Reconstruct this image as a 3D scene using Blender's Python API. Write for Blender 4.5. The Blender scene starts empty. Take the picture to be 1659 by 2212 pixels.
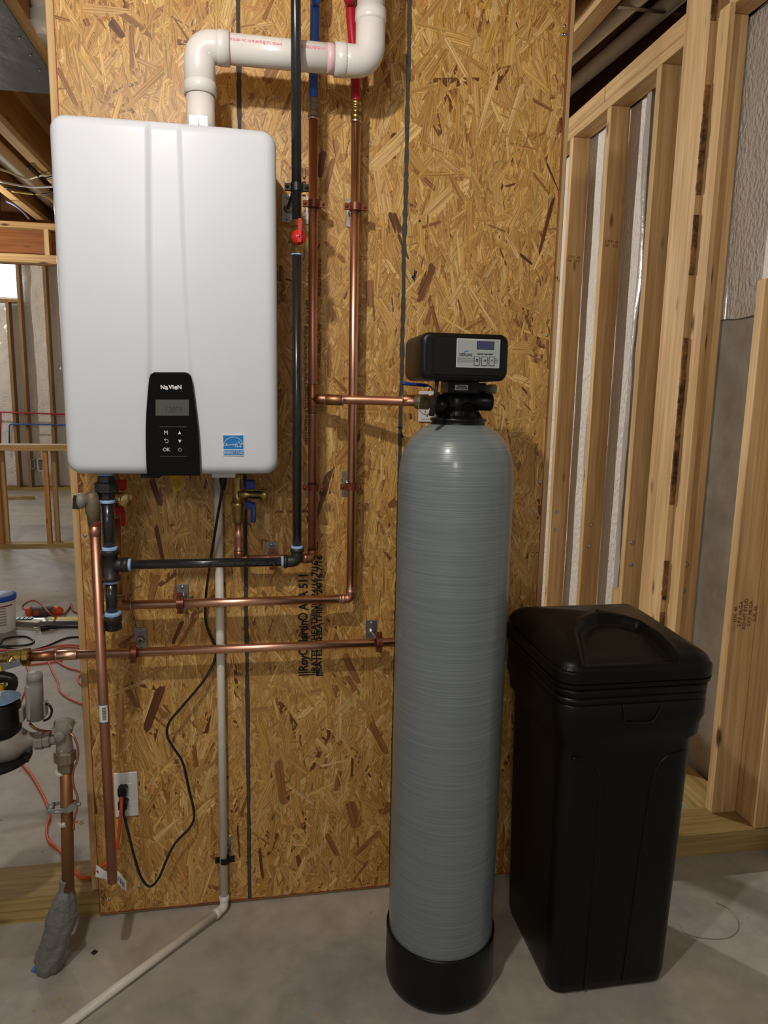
import bpy, math, random
import numpy as np
from mathutils import Vector, Matrix, noise as mnoise

# ------------------------------------------------------------------ camera
PI = math.pi
W_, H_ = 1659, 2212
CX, CY = 829.5, 1106.0
F_ = 1525.77
YAW, PITCH, ROLL = 0.1717, 0.1620, 0.0191
CAM = Vector((0.4534, -1.8451, 1.4336))
fwd = Vector((math.sin(YAW)*math.cos(PITCH), math.cos(YAW)*math.cos(PITCH), -math.sin(PITCH)))
rt0 = Vector((math.cos(YAW), -math.sin(YAW), 0))
up0 = rt0.cross(fwd)
rt = math.cos(ROLL)*rt0 + math.sin(ROLL)*up0
up = -math.sin(ROLL)*rt0 + math.cos(ROLL)*up0
sc = bpy.context.scene
C = sc.collection
cd = bpy.data.cameras.new('camera'); cam = bpy.data.objects.new('camera', cd); C.objects.link(cam)
cd.sensor_fit = 'VERTICAL'; cd.sensor_height = 36; cd.sensor_width = 27; cd.lens = F_/H_*36; cd.clip_start = .02; cd.clip_end = 100
M3 = Matrix((rt, up, -fwd)).transposed()
cam.matrix_world = Matrix.Translation(CAM) @ M3.to_4x4()
sc.camera = cam

# ------------------------------------------------------------------ world, lamps, exposure
wd = bpy.data.worlds.new('world'); sc.world = wd; wd.use_nodes = True
wd.node_tree.nodes['Background'].inputs[0].default_value = (1.0, .96, .90, 1)
wd.node_tree.nodes['Background'].inputs[1].default_value = .25
sc.view_settings.view_transform = 'Standard'; sc.view_settings.look = 'None'
sc.view_settings.gamma = 1; sc.view_settings.use_curve_mapping = False
sc.view_settings.exposure = 0.0
def lamp(name, loc, watts, radius, col):
    l = bpy.data.lights.new(name, 'POINT'); l.energy = watts; l.shadow_soft_size = radius; l.color = col
    o = bpy.data.objects.new(name, l); o.location = loc; C.objects.link(o); return o
lamp('bare_bulb_light', (.12, -1.30, 2.40), 49, .030, (1, .955, .895))
lamp('entry_light', (-.35, -4.3, 2.62), 72, .28, (1, .955, .895))
lamp('far_room_light', (-1.75, 3.6, 2.30), 34, .05, (1, .94, .86))
sl_ = bpy.data.lights.new('clamp_work_light', 'SPOT'); sl_.energy = 360; sl_.shadow_soft_size = .035; sl_.spot_size = 1.05; sl_.spot_blend = .35; sl_.color = (1, .94, .86)
slo = bpy.data.objects.new('clamp_work_light', sl_); slo.location = (-1.20, 3.30, 2.62); C.objects.link(slo)
slo.rotation_euler = (Vector((2.0, .45, 1.35))-Vector(slo.location)).to_track_quat('-Z', 'Y').to_euler()
lamp('back_room_light', (-3.9, 7.2, 2.4), 60, .05, (1, .93, .84))
wl = bpy.data.lights.new('window_daylight', 'AREA'); wl.energy = 35; wl.shape = 'RECTANGLE'; wl.size = .8; wl.size_y = .5; wl.color = (.85, .93, 1)
wlo = bpy.data.objects.new('window_daylight', wl); wlo.location = (-3.25, 8.90, 2.87); wlo.rotation_euler = (-PI/2, 0, 0); C.objects.link(wlo)

# ------------------------------------------------------------------ helpers
def at(u, v, ax, val):
    d = fwd + (u-CX)/F_*rt - (v-CY)/F_*up
    t = (val-CAM[ax])/d[ax]
    return CAM + d*t
def wy(u, v, y): return at(u, v, 1, y)
def fz(u, v, z=0.0): return at(u, v, 2, z)

class MB:
    def __init__(s): s.v = []; s.f = []; s.sm = []
    def add(s, vs, fs, smooth=False):
        n = len(s.v); s.v += [tuple(p) for p in vs]; s.f += [tuple(i+n for i in f) for f in fs]; s.sm += [smooth]*len(fs); return s
    def box(s, lo, hi, rot=0, piv=None, bev=0):
        x0, y0, z0 = lo; x1, y1, z1 = hi
        if bev <= 0:
            vs = [(x0,y0,z0),(x1,y0,z0),(x1,y1,z0),(x0,y1,z0),(x0,y0,z1),(x1,y0,z1),(x1,y1,z1),(x0,y1,z1)]
            fs = [(3,2,1,0),(4,5,6,7),(0,1,5,4),(1,2,6,5),(2,3,7,6),(3,0,4,7)]
        else:
            b = bev; vs = []; 
            for (zz, i) in ((z0, b), (z0+b, 0), (z1-b, 0), (z1, b)):
                vs += [(x0+i+b*(i==0),y0+i,zz),(x1-i-b*(i==0),y0+i,zz),(x1-i,y0+i+b*(i==0),zz),(x1-i,y1-i-b*(i==0),zz),
                       (x1-i-b*(i==0),y1-i,zz),(x0+i+b*(i==0),y1-i,zz),(x0+i,y1-i-b*(i==0),zz),(x0+i,y0+i+b*(i==0),zz)]
            fs = [tuple(range(7,-1,-1)), tuple(range(24,32))]
            for k in range(3):
                for j in range(8):
                    fs.append((k*8+j, k*8+(j+1)%8, (k+1)*8+(j+1)%8, (k+1)*8+j))
        if rot:
            p = Vector(piv) if piv else Vector(((x0+x1)/2, (y0+y1)/2, 0)); R = Matrix.Rotation(rot, 3, 'Z')
            vs = [tuple(R @ (Vector(q)-p) + p) for q in vs]
        return s.add(vs, fs)
    def obox(s, a, b, w, t, side=(0,0,1)):
        """bar from a to b, width w along side-ish, thickness t across"""
        a = Vector(a); b = Vector(b); d = (b-a).normalized(); sd = Vector(side); n = d.cross(sd)
        if n.length < 1e-5: n = d.cross(Vector((0,1,0)))
        n.normalize(); sd = n.cross(d).normalized()
        vs = []
        for p in (a, b):
            for (i, j) in ((-1,-1),(1,-1),(1,1),(-1,1)): vs.append(p + sd*(w/2*i) + n*(t/2*j))
        return s.add(vs, [(0,1,2,3),(7,6,5,4),(0,4,5,1),(1,5,6,2),(2,6,7,3),(3,7,4,0)])
    def tube(s, pts, r, seg=16, cap=True, smooth=True):
        pts = [Vector(p) for p in pts]; n = len(pts)
        rs = r if isinstance(r, (list, tuple)) else [r]*n
        tan = []
        for i in range(n):
            a = pts[max(0, i-1)]; b = pts[min(n-1, i+1)]; t = (b-a)
            if t.length < 1e-9: t = tan[-1] if tan else Vector((0,0,1))
            tan.append(t.normalized())
        nrm = tan[0].orthogonal().normalized(); vs = []
        for i in range(n):
            nrm = (nrm - tan[i]*nrm.dot(tan[i])).normalized(); bn = tan[i].cross(nrm)
            for k in range(seg):
                a = 2*PI*k/seg; vs.append(pts[i] + (nrm*math.cos(a)+bn*math.sin(a))*rs[i])
        fs = [(i*seg+k, i*seg+(k+1)%seg, (i+1)*seg+(k+1)%seg, (i+1)*seg+k) for i in range(n-1) for k in range(seg)]
        s.add(vs, fs, smooth)
        if cap:
            m = len(s.v)-n*seg
            s.f.append(tuple(m+k for k in range(seg-1, -1, -1))); s.sm.append(False)
            s.f.append(tuple(m+(n-1)*seg+k for k in range(seg))); s.sm.append(False)
        return s
    def cyl(s, a, b, r, seg=20, r2=None):
        """hard ended cylinder: short end rings so the shading stays flat at the caps"""
        return s.tube([a, b], [r, r if r2 is None else r2], seg)
    def steps(s, a, b, prof, seg=24, smooth=True):
        """turned shape along a-b, prof = [(t 0..1, radius)]"""
        a = Vector(a); b = Vector(b); d = (b-a).normalized(); nrm = d.orthogonal().normalized(); bn = d.cross(nrm); vs = []
        for (t, r) in prof:
            p = a.lerp(b, t)
            for k in range(seg):
                an = 2*PI*(k+.5)/seg; vs.append(p + (nrm*math.cos(an)+bn*math.sin(an))*max(r, 1e-5))
        n = len(prof)
        fs = [(i*seg+k, i*seg+(k+1)%seg, (i+1)*seg+(k+1)%seg, (i+1)*seg+k) for i in range(n-1) for k in range(seg)]
        fs += [tuple(range(seg-1, -1, -1)), tuple((n-1)*seg+k for k in range(seg))]
        return s.add(vs, fs, smooth)
    def ball(s, c, r, seg=14, rings=8, scl=(1,1,1)):
        vs = []; 
        for i in range(rings+1):
            ph = PI*i/rings
            for k in range(seg):
                a = 2*PI*k/seg; vs.append((c[0]+r*scl[0]*math.sin(ph)*math.cos(a), c[1]+r*scl[1]*math.sin(ph)*math.sin(a), c[2]+r*scl[2]*math.cos(ph)))
        fs = [(i*seg+k, (i+1)*seg+k, (i+1)*seg+(k+1)%seg, i*seg+(k+1)%seg) for i in range(rings) for k in range(seg)]
        return s.add(vs, fs, True)
    def loft(s, rings, smooth=True, cap=True):
        """rings: equal length closed loops"""
        n = len(rings[0]); vs = [p for r in rings for p in r]
        fs = [(i*n+k, i*n+(k+1)%n, (i+1)*n+(k+1)%n, (i+1)*n+k) for i in range(len(rings)-1) for k in range(n)]
        s.add(vs, fs, smooth)
        if cap:
            m = len(s.v)-len(vs)
            s.f.append(tuple(m+k for k in range(n-1, -1, -1))); s.sm.append(False)
            s.f.append(tuple(m+(len(rings)-1)*n+k for k in range(n))); s.sm.append(False)
        return s
    def grid(s, fn, nu, nv, smooth=True):
        vs = [fn(i/nu, j/nv) for j in range(nv+1) for i in range(nu+1)]
        fs = [(j*(nu+1)+i, j*(nu+1)+i+1, (j+1)*(nu+1)+i+1, (j+1)*(nu+1)+i) for j in range(nv) for i in range(nu)]
        return s.add(vs, fs, smooth)
    def prism_y(s, poly, y0, y1):
        """flat outline in x,z extruded between y0 (front) and y1"""
        n = len(poly); vs = [(x, y0, z) for x, z in poly]+[(x, y1, z) for x, z in poly]
        fs = [tuple(range(n)), tuple(range(2*n-1, n-1, -1))]+[(k, n+k, n+(k+1)%n, (k+1)%n) for k in range(n)]
        return s.add(vs, fs)
    def ribbon(s, pts, w, y0, y1, closed=False):
        """thin stroke in the x,z plane"""
        P = [Vector((p[0], p[1])) for p in pts]
        if closed: P = P+[P[0]]
        for a, b in zip(P[:-1], P[1:]):
            d = (b-a); L = d.length
            if L < 1e-7: continue
            d /= L; n = Vector((-d.y, d.x))*(w/2); a2 = a-d*w*.35; b2 = b+d*w*.35
            s.prism_y([(a2.x-n.x, a2.y-n.y), (b2.x-n.x, b2.y-n.y), (b2.x+n.x, b2.y+n.y), (a2.x+n.x, a2.y+n.y)], y0, y1)
        return s

ORG = {}
def mkmesh(name, mb, mat, org):
    me = bpy.data.meshes.new(name); ox, oy, oz = org
    me.from_pydata([(x-ox, y-oy, z-oz) for x, y, z in mb.v], [], mb.f)
    me.polygons.foreach_set('use_smooth', mb.sm); me.materials.append(mat)
    me.validate(); me.update(); return me
def thing(name, label, cat, loc, group=None):
    o = bpy.data.objects.new(name, None); o.empty_display_size = .05; o.location = loc; C.objects.link(o)
    ORG[o.name] = tuple(loc); o['label'] = label; o['category'] = cat
    if group: o['group'] = group
    return o
def part(name, mb, mat, parent, label=None, kind=None):
    org = ORG[parent.name]; o = bpy.data.objects.new(name, mkmesh(name, mb, mat, org)); C.objects.link(o); o.parent = parent
    ORG[o.name] = org
    if label: o['label'] = label
    if kind: o['kind'] = kind
    return o
def solo(name, mb, mat, label, cat, group=None, kind=None):
    a = np.array(mb.v); org = ((a[:,0].min()+a[:,0].max())/2, (a[:,1].min()+a[:,1].max())/2, a[:,2].min())
    org = tuple(float(q) for q in org)
    o = bpy.data.objects.new(name, mkmesh(name, mb, mat, org)); C.objects.link(o); o.location = org; ORG[o.name] = org
    if label: o['label'] = label; o['category'] = cat
    if group: o['group'] = group
    if kind: o['kind'] = kind
    return o
def struct(name, loc=(0,0,0)):
    o = bpy.data.objects.new(name, None); o.location = loc; C.objects.link(o); ORG[o.name] = tuple(loc); o['kind'] = 'structure'; return o
def fillet(pts, r, n=6):
    pts = [Vector(p) for p in pts]; out = [pts[0]]
    for i in range(1, len(pts)-1):
        a, b, c = pts[i-1], pts[i], pts[i+1]; u = (a-b).normalized(); w = (c-b).normalized()
        rr = min(r, (a-b).length*.49, (c-b).length*.49); p0 = b+u*rr; p1 = b+w*rr
        for k in range(n+1):
            t = k/n; out.append(p0*(1-t)**2 + b*2*t*(1-t) + p1*t*t)
    out.append(pts[-1]); return out
def smooth(pts, n=8):
    P = [Vector(p) for p in pts]; P = [P[0]*2-P[1]]+P+[P[-1]*2-P[-2]]; out = []
    for i in range(1, len(P)-2):
        for k in range(n):
            t = k/n; p0, p1, p2, p3 = P[i-1:i+3]
            out.append(.5*((2*p1)+(p2-p0)*t+(2*p0-5*p1+4*p2-p3)*t*t+(3*p1-p0-3*p2+p3)*t**3))
    out.append(P[-2]); return out
def rrect(x0, z0, x1, z1, r, n=6):
    out = []
    for (cx, cz, a0) in ((x1-r, z1-r, 0), (x0+r, z1-r, PI/2), (x0+r, z0+r, PI), (x1-r, z0+r, 3*PI/2)):
        for k in range(n+1): a = a0+PI/2*k/n; out.append((cx+r*math.cos(a), cz+r*math.sin(a)))
    return out
def text(name, body, size, loc, mat, parent, rot=(PI/2,0,0), depth=.0003, align='CENTER', sx=1.0, label=None, bold=0.0, space=1.0):
    cu = bpy.data.curves.new('t', 'FONT'); cu.body = body; cu.size = size; cu.extrude = depth; cu.align_x = align; cu.align_y = 'CENTER'
    cu.offset = bold; cu.resolution_u = 3; cu.space_character = space
    to = bpy.data.objects.new('t', cu); C.objects.link(to)
    bpy.context.view_layer.update()
    me = bpy.data.meshes.new_from_object(to.evaluated_get(bpy.context.evaluated_depsgraph_get()))
    bpy.data.objects.remove(to); bpy.data.curves.remove(cu)
    from mathutils import Euler
    org = Vector(ORG[parent.name])
    me.transform(Matrix.Translation(Vector(loc)-org) @ Euler(rot).to_matrix().to_4x4() @ Matrix.Diagonal((sx, 1, 1, 1)))
    me.name = name; me.materials.clear(); me.materials.append(mat)
    o = bpy.data.objects.new(name, me); C.objects.link(o); o.parent = parent; ORG[o.name] = tuple(org)
    if label: o['label'] = label
    return o

# ------------------------------------------------------------------ materials
def mat(name, col, rough=.5, metal=0., **k):
    m = bpy.data.materials.new(name); m.use_nodes = True; nt = m.node_tree; b = nt.nodes['Principled BSDF']
    b.inputs['Base Color'].default_value = (*col, 1); b.inputs['Roughness'].default_value = rough; b.inputs['Metallic'].default_value = metal
    for a, v in k.items():
        if a in ('noise', 'bump'): continue
        b.inputs[a.replace('_', ' ')].default_value = v
    tc = nt.nodes.new('ShaderNodeTexCoord')
    if 'noise' in k:      # (scale, second colour, amount, detail)
        s, c2, amt = k['noise'][:3]
        n = nt.nodes.new('ShaderNodeTexNoise'); n.inputs['Scale'].default_value = s; n.inputs['Detail'].default_value = 6; n.inputs['Roughness'].default_value = .65
        nt.links.new(tc.outputs['Object'], n.inputs['Vector'])
        r = nt.nodes.new('ShaderNodeValToRGB'); r.color_ramp.elements[0].position = .5-amt; r.color_ramp.elements[1].position = .5+amt
        r.color_ramp.elements[0].color = (*col, 1); r.color_ramp.elements[1].color = (*c2, 1)
        nt.links.new(n.outputs['Fac'], r.inputs['Fac']); nt.links.new(r.outputs['Color'], b.inputs['Base Color'])
    if 'bump' in k:       # (scale, strength, distance, stretch)
        s, st, dist = k['bump'][:3]
        mp = nt.nodes.new('ShaderNodeMapping')
        if len(k['bump']) > 3: mp.inputs['Scale'].default_value = k['bump'][3]
        n = nt.nodes.new('ShaderNodeTexNoise'); n.inputs['Scale'].default_value = s; n.inputs['Detail'].default_value = 5
        nt.links.new(tc.outputs['Object'], mp.inputs['Vector']); nt.links.new(mp.outputs['Vector'], n.inputs['Vector'])
        bp = nt.nodes.new('ShaderNodeBump'); bp.inputs['Strength'].default_value = st; bp.inputs['Distance'].default_value = dist
        nt.links.new(n.outputs['Fac'], bp.inputs['Height']); nt.links.new(bp.outputs['Normal'], b.inputs['Normal'])
    return m
def lumber(name, axis, c1, c2, knot=(.10,.045,.018)):
    m = bpy.data.materials.new(name); m.use_nodes = True; nt = m.node_tree; b = nt.nodes['Principled BSDF']; L = nt.links.new
    tc = nt.nodes.new('ShaderNodeTexCoord'); oi = nt.nodes.new('ShaderNodeObjectInfo')
    vm = nt.nodes.new('ShaderNodeVectorMath'); vm.operation = 'ADD'
    mul = nt.nodes.new('ShaderNodeVectorMath'); mul.operation = 'SCALE'; mul.inputs[0].default_value = (7.3, 5.1, 9.7)
    L(oi.outputs['Random'], mul.inputs['Scale']); L(tc.outputs['Object'], vm.inputs[0]); L(mul.outputs['Vector'], vm.inputs[1])
    def stretched(scale, along, det, dist=0.):
        mp = nt.nodes.new('ShaderNodeMapping'); s = [1, 1, 1]; s[axis] = along; mp.inputs['Scale'].default_value = s
        n = nt.nodes.new('ShaderNodeTexNoise'); n.inputs['Scale'].default_value = scale; n.inputs['Detail'].default_value = det; n.inputs['Distortion'].default_value = dist
        L(vm.outputs['Vector'], mp.inputs['Vector']); L(mp.outputs['Vector'], n.inputs['Vector']); return n
    g = stretched(70, .035, 6, .4); big = stretched(5, .12, 3, 1.2)
    r = nt.nodes.new('ShaderNodeValToRGB'); r.color_ramp.elements[0].position = .32; r.color_ramp.elements[1].position = .68
    r.color_ramp.elements[0].color = (*c1, 1); r.color_ramp.elements[1].color = (*c2, 1); L(g.outputs['Fac'], r.inputs['Fac'])
    mx = nt.nodes.new('ShaderNodeMix'); mx.data_type = 'RGBA'; mx.blend_type = 'MULTIPLY'; mx.inputs[0].default_value = 1
    r2 = nt.nodes.new('ShaderNodeValToRGB'); r2.color_ramp.elements[0].position = .3; r2.color_ramp.elements[1].position = .7
    r2.color_ramp.elements[0].color = (.72, .66, .58, 1); r2.color_ramp.elements[1].color = (1.08, 1.04, 1, 1); L(big.outputs['Fac'], r2.inputs['Fac'])
    L(r.outputs['Color'], mx.inputs[6]); L(r2.outputs['Color'], mx.inputs[7])
    mp = nt.nodes.new('ShaderNodeMapping'); s = [11, 11, 11]; s[axis] = 3.2; mp.inputs['Scale'].default_value = s
    vo = nt.nodes.new('ShaderNodeTexVoronoi'); vo.inputs['Scale'].default_value = 1.0; L(vm.outputs['Vector'], mp.inputs['Vector']); L(mp.outputs['Vector'], vo.inputs['Vector'])
    kr = nt.nodes.new('ShaderNodeValToRGB'); kr.color_ramp.elements[0].position = .07; kr.color_ramp.elements[1].position = .15
    kr.color_ramp.elements[0].color = (1, 1, 1, 1); kr.color_ramp.elements[1].color = (0, 0, 0, 1); L(vo.outputs['Distance'], kr.inputs['Fac'])
    m2 = nt.nodes.new('ShaderNodeMix'); m2.data_type = 'RGBA'; m2.inputs[7].default_value = (*knot, 1)
    L(kr.outputs['Color'], m2.inputs[0]); L(mx.outputs[2], m2.inputs[6])
    L(m2.outputs[2], b.inputs['Base Color']); b.inputs['Roughness'].default_value = .62; b.inputs['Specular IOR Level'].default_value = .3
    bp = nt.nodes.new('ShaderNodeBump'); bp.inputs['Strength'].default_value = .25; bp.inputs['Distance'].default_value = .0006
    L(g.outputs['Fac'], bp.inputs['Height']); L(bp.outputs['Normal'], b.inputs['Normal']); return m
PINE1, PINE2 = (.74, .54, .29), (.54, .34, .145)
pine = [lumber('pine_'+'xyz'[a], a, PINE1, PINE2) for a in range(3)]
treated = lumber('treated_pine', 0, (.52, .40, .17), (.33, .24, .085))
treated_y = lumber('treated_pine_lengthwise', 1, (.52, .40, .17), (.33, .24, .085))
orange_wood = lumber('beam_veneer', 0, (.42, .17, .05), (.27, .10, .03))
copper = mat('copper', (.88, .53, .38), .32, 1, noise=(14, (.72, .38, .26), .22), bump=(30, .05, .001))
copper_dull = mat('dull_copper', (.62, .32, .215), .42, 1, noise=(22, (.48, .23, .15), .25))
copper_dark = mat('flux_darkened_copper', (.30, .13, .07), .42, 1, noise=(30, (.45, .22, .12), .2))
solder = mat('solder', (.62, .56, .50), .35, 1)
brass = mat('brass', (.50, .36, .13), .33, 1, noise=(25, (.36, .25, .09), .2))
brass_bright = mat('bright_brass', (.80, .62, .26), .22, 1)
bronze = mat('weathered_bronze', (.15, .11, .07), .6, .6, noise=(30, (.30, .25, .18), .2), bump=(120, .3, .001))
meter_metal = mat('grey_cast_bronze', (.24, .21, .18), .7, .35, noise=(26, (.34, .31, .27), .2), bump=(160, .4, .001))
iron = mat('black_iron_pipe', (.012, .012, .013), .26, 0, noise=(40, (.022, .022, .024), .2), Coat_Weight=.3)
iron_fit = mat('malleable_iron', (.028, .027, .026), .45, .3, bump=(140, .35, .0008))
tape_blue = mat('blue_thread_sealant', (.22, .42, .75), .6, noise=(90, (.45, .62, .85), .2), bump=(150, .5, .001))
pvc = mat('white_pvc', (.80, .78, .76), .28, noise=(8, (.72, .70, .67), .25), Specular_IOR_Level=.5)
pvc_drain = mat('ivory_pvc', (.80, .77, .69), .35, noise=(30, (.68, .65, .57), .22))
pink_ink = mat('pink_ink', (.75, .10, .22), .6)
primer = mat('pink_primer', (.86, .55, .60), .4)
pex_blue = mat('blue_pex', (.02, .10, .42), .3)
pex_red = mat('red_pex', (.42, .012, .03), .3)
galv = mat('galvanized_steel', (.50, .51, .52), .38, 1, noise=(60, (.36, .37, .38), .15), bump=(90, .15, .0008))
clamp_cu = mat('copper_plated_clamp', (.19, .052, .024), .4, .4)
blk_metal = mat('black_metal', (.012, .012, .012), .4, .4)
enamel = mat('white_enamel', (.65, .685, .75), .42, Coat_Weight=.12, Coat_Roughness=.2, Specular_IOR_Level=.3, bump=(900, .02, .0003))
blk_gloss = mat('black_gloss', (.0015, .0015, .0015), .05, Specular_IOR_Level=.28)
lcd = mat('lcd_glass', (.085, .09, .08), .15)
lcd_ink = mat('lcd_ink', (.03, .035, .03), .4)
white_ink = mat('white_ink', (.75, .75, .75), .5)
sticker_blue = mat('sticker_blue', (.0, .19, .55), .45)
white_plastic = mat('white_plastic', (.78, .78, .77), .35)
red_plastic = mat('red_plastic', (.55, .015, .012), .35)
blue_plastic = mat('blue_plastic', (.01, .035, .28), .35)
yellow_paper = mat('yellow_tag', (.62, .36, .03), .7)
blk_plastic = mat('black_plastic', (.004, .004, .004), .42, Specular_IOR_Level=.35, bump=(300, .08, .0004))
blk_plastic_s = mat('satin_black_plastic', (.005, .005, .005), .33, Specular_IOR_Level=.3)
blk_tub = mat('tub_black_plastic', (.0035, .0034, .0032), .38, bump=(60, .04, .001), noise=(5, (.006, .0055, .005), .2), Specular_IOR_Level=.24)
panel_grey = mat('label_grey', (.34, .38, .38), .45)
screen_blue = mat('blue_screen', (.05, .055, .13), .2)
ink_black = mat('black_ink', (.006, .006, .006), .7)
ink_navy = mat('navy_ink', (.02, .12, .35), .6)
paper = mat('paper_label', (.75, .74, .72), .5)
rubber = mat('black_rubber', (.008, .008, .008), .35)
orange_cord = mat('orange_cord', (.75, .10, .02), .4)
pink_cord = mat('faded_red_cord', (.72, .16, .10), .45)
grey_plastic = mat('grey_plastic', (.27, .26, .245), .5, bump=(200, .05, .0005))
duct_tape = mat('grey_duct_tape', (.15, .155, .145), .48, bump=(28, 1.0, .012), noise=(14, (.22, .225, .21), .2))
yellow_tool = mat('yellow_plastic', (.75, .50, .01), .4)
orange_tool = mat('orange_plastic', (.65, .09, .01), .4)
alum = mat('aluminium', (.5, .5, .5), .3, 1)
sheet_metal = mat('duct_sheet_metal', (.17, .18, .19), .45, .7, bump=(5, .5, .02))
white_pail = mat('white_pail_plastic', (.72, .70, .68), .4)
maroon = mat('maroon_print', (.30, .03, .06), .6)
dark_gap = mat('dark_sill_foam', (.012, .012, .012), .9)
hose_clear = mat('braided_white', (.6, .58, .5), .5)
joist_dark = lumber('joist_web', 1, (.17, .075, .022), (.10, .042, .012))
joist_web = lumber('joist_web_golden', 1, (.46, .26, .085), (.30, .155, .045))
subfloor_m = mat('subfloor', (.30, .18, .08), .8, noise=(20, (.42, .27, .12), .2))
glow = bpy.data.materials.new('daylight_pane'); glow.use_nodes = True
gb = glow.node_tree.nodes['Principled BSDF']; gb.inputs['Base Color'].default_value = (.8,.9,1,1)
gb.inputs['Emission Color'].default_value = (.86, .95, 1, 1); gb.inputs['Emission Strength'].default_value = 2.2

def concrete(name, c1, c2, c3, rough, sc1):
    m = bpy.data.materials.new(name); m.use_nodes = True; nt = m.node_tree; b = nt.nodes['Principled BSDF']; L = nt.links.new
    tc = nt.nodes.new('ShaderNodeTexCoord')
    def nz(s, d, dist=0):
        n = nt.nodes.new('ShaderNodeTexNoise'); n.inputs['Scale'].default_value = s; n.inputs['Detail'].default_value = d; n.inputs['Roughness'].default_value = .6; n.inputs['Distortion'].default_value = dist
        L(tc.outputs['Object'], n.inputs['Vector']); return n
    a = nz(sc1, 7, .6); bb = nz(sc1*7, 8); c = nz(140, 4)
    r = nt.nodes.new('ShaderNodeValToRGB'); e = r.color_ramp.elements; e[0].position = .33; e[0].color = (*c1, 1); e[1].position = .68; e[1].color = (*c3, 1)
    x = e.new(.5); x.color = (*c2, 1); L(a.outputs['Fac'], r.inputs['Fac'])
    r2 = nt.nodes.new('ShaderNodeValToRGB'); r2.color_ramp.elements[0].position = .3; r2.color_ramp.elements[0].color = (.80, .79, .77, 1); r2.color_ramp.elements[1].position = .65; r2.color_ramp.elements[1].color = (1.05, 1.05, 1.05, 1)
    L(bb.outputs['Fac'], r2.inputs['Fac'])
    mx = nt.nodes.new('ShaderNodeMix'); mx.data_type = 'RGBA'; mx.blend_type = 'MULTIPLY'; mx.inputs[0].default_value = 1; L(r.outputs['Color'], mx.inputs[6]); L(r2.outputs['Color'], mx.inputs[7])
    L(mx.outputs[2], b.inputs['Base Color']); b.inputs['Roughness'].default_value = rough; b.inputs['Specular IOR Level'].default_value = .35
    bp = nt.nodes.new('ShaderNodeBump'); bp.inputs['Strength'].default_value = .15; bp.inputs['Distance'].default_value = .001
    L(c.outputs['Fac'], bp.inputs['Height']); L(bp.outputs['Normal'], b.inputs['Normal']); return m
slab = concrete('slab_concrete', (.33, .322, .305), (.43, .41, .37), (.52, .475, .395), .5, 2.0)
foundation = concrete('foundation_concrete', (.42, .40, .35), (.54, .52, .46), (.64, .62, .56), .8, 1.6)

# wrapped fibreglass tank: fine windings run round it
frp = mat('grey_fibreglass', (.185, .215, .225), .30, Coat_Weight=.35, Coat_Roughness=.14)
def frp_nodes():
    nt = frp.node_tree; L = nt.links.new; b = nt.nodes['Principled BSDF']; tc = nt.nodes.new('ShaderNodeTexCoord')
    mp = nt.nodes.new('ShaderNodeMapping'); mp.inputs['Scale'].default_value = (5, 5, 420)
    n = nt.nodes.new('ShaderNodeTexNoise'); n.inputs['Scale'].default_value = 1; n.inputs['Detail'].default_value = 4
    mp2 = nt.nodes.new('ShaderNodeMapping'); mp2.inputs['Scale'].default_value = (1.2, 1.2, 60)
    n2 = nt.nodes.new('ShaderNodeTexNoise'); n2.inputs['Scale'].default_value = 1; n2.inputs['Detail'].default_value = 3
    for a, q in ((mp, n), (mp2, n2)): L(tc.outputs['Object'], a.inputs['Vector']); L(a.outputs['Vector'], q.inputs['Vector'])
    ad = nt.nodes.new('ShaderNodeMath'); ad.operation = 'ADD'; L(n.outputs['Fac'], ad.inputs[0]); L(n2.outputs['Fac'], ad.inputs[1])
    bp = nt.nodes.new('ShaderNodeBump'); bp.inputs['Strength'].default_value = .55; bp.inputs['Distance'].default_value = .0012
    L(ad.outputs['Value'], bp.inputs['Height']); L(bp.outputs['Normal'], b.inputs['Normal'])
    r = nt.nodes.new('ShaderNodeValToRGB'); r.color_ramp.elements[0].position = .35; r.color_ramp.elements[0].color = (.160, .192, .207, 1); r.color_ramp.elements[1].position = .65; r.color_ramp.elements[1].color = (.205, .242, .258, 1)
    L(n.outputs['Fac'], r.inputs['Fac']); L(r.outputs['Color'], b.inputs['Base Color'])
frp_nodes()
film = mat('vapour_film', (.78, .75, .71), .34, Coat_Weight=.6, Coat_Roughness=.09, bump=(75, 1.0, .016, (1, 1, .55)), noise=(3, (.86, .83, .79), .2))
film_grey = mat('grey_film_strip', (.42, .38, .355), .25, Coat_Weight=.5, bump=(25, .5, .006))

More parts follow.
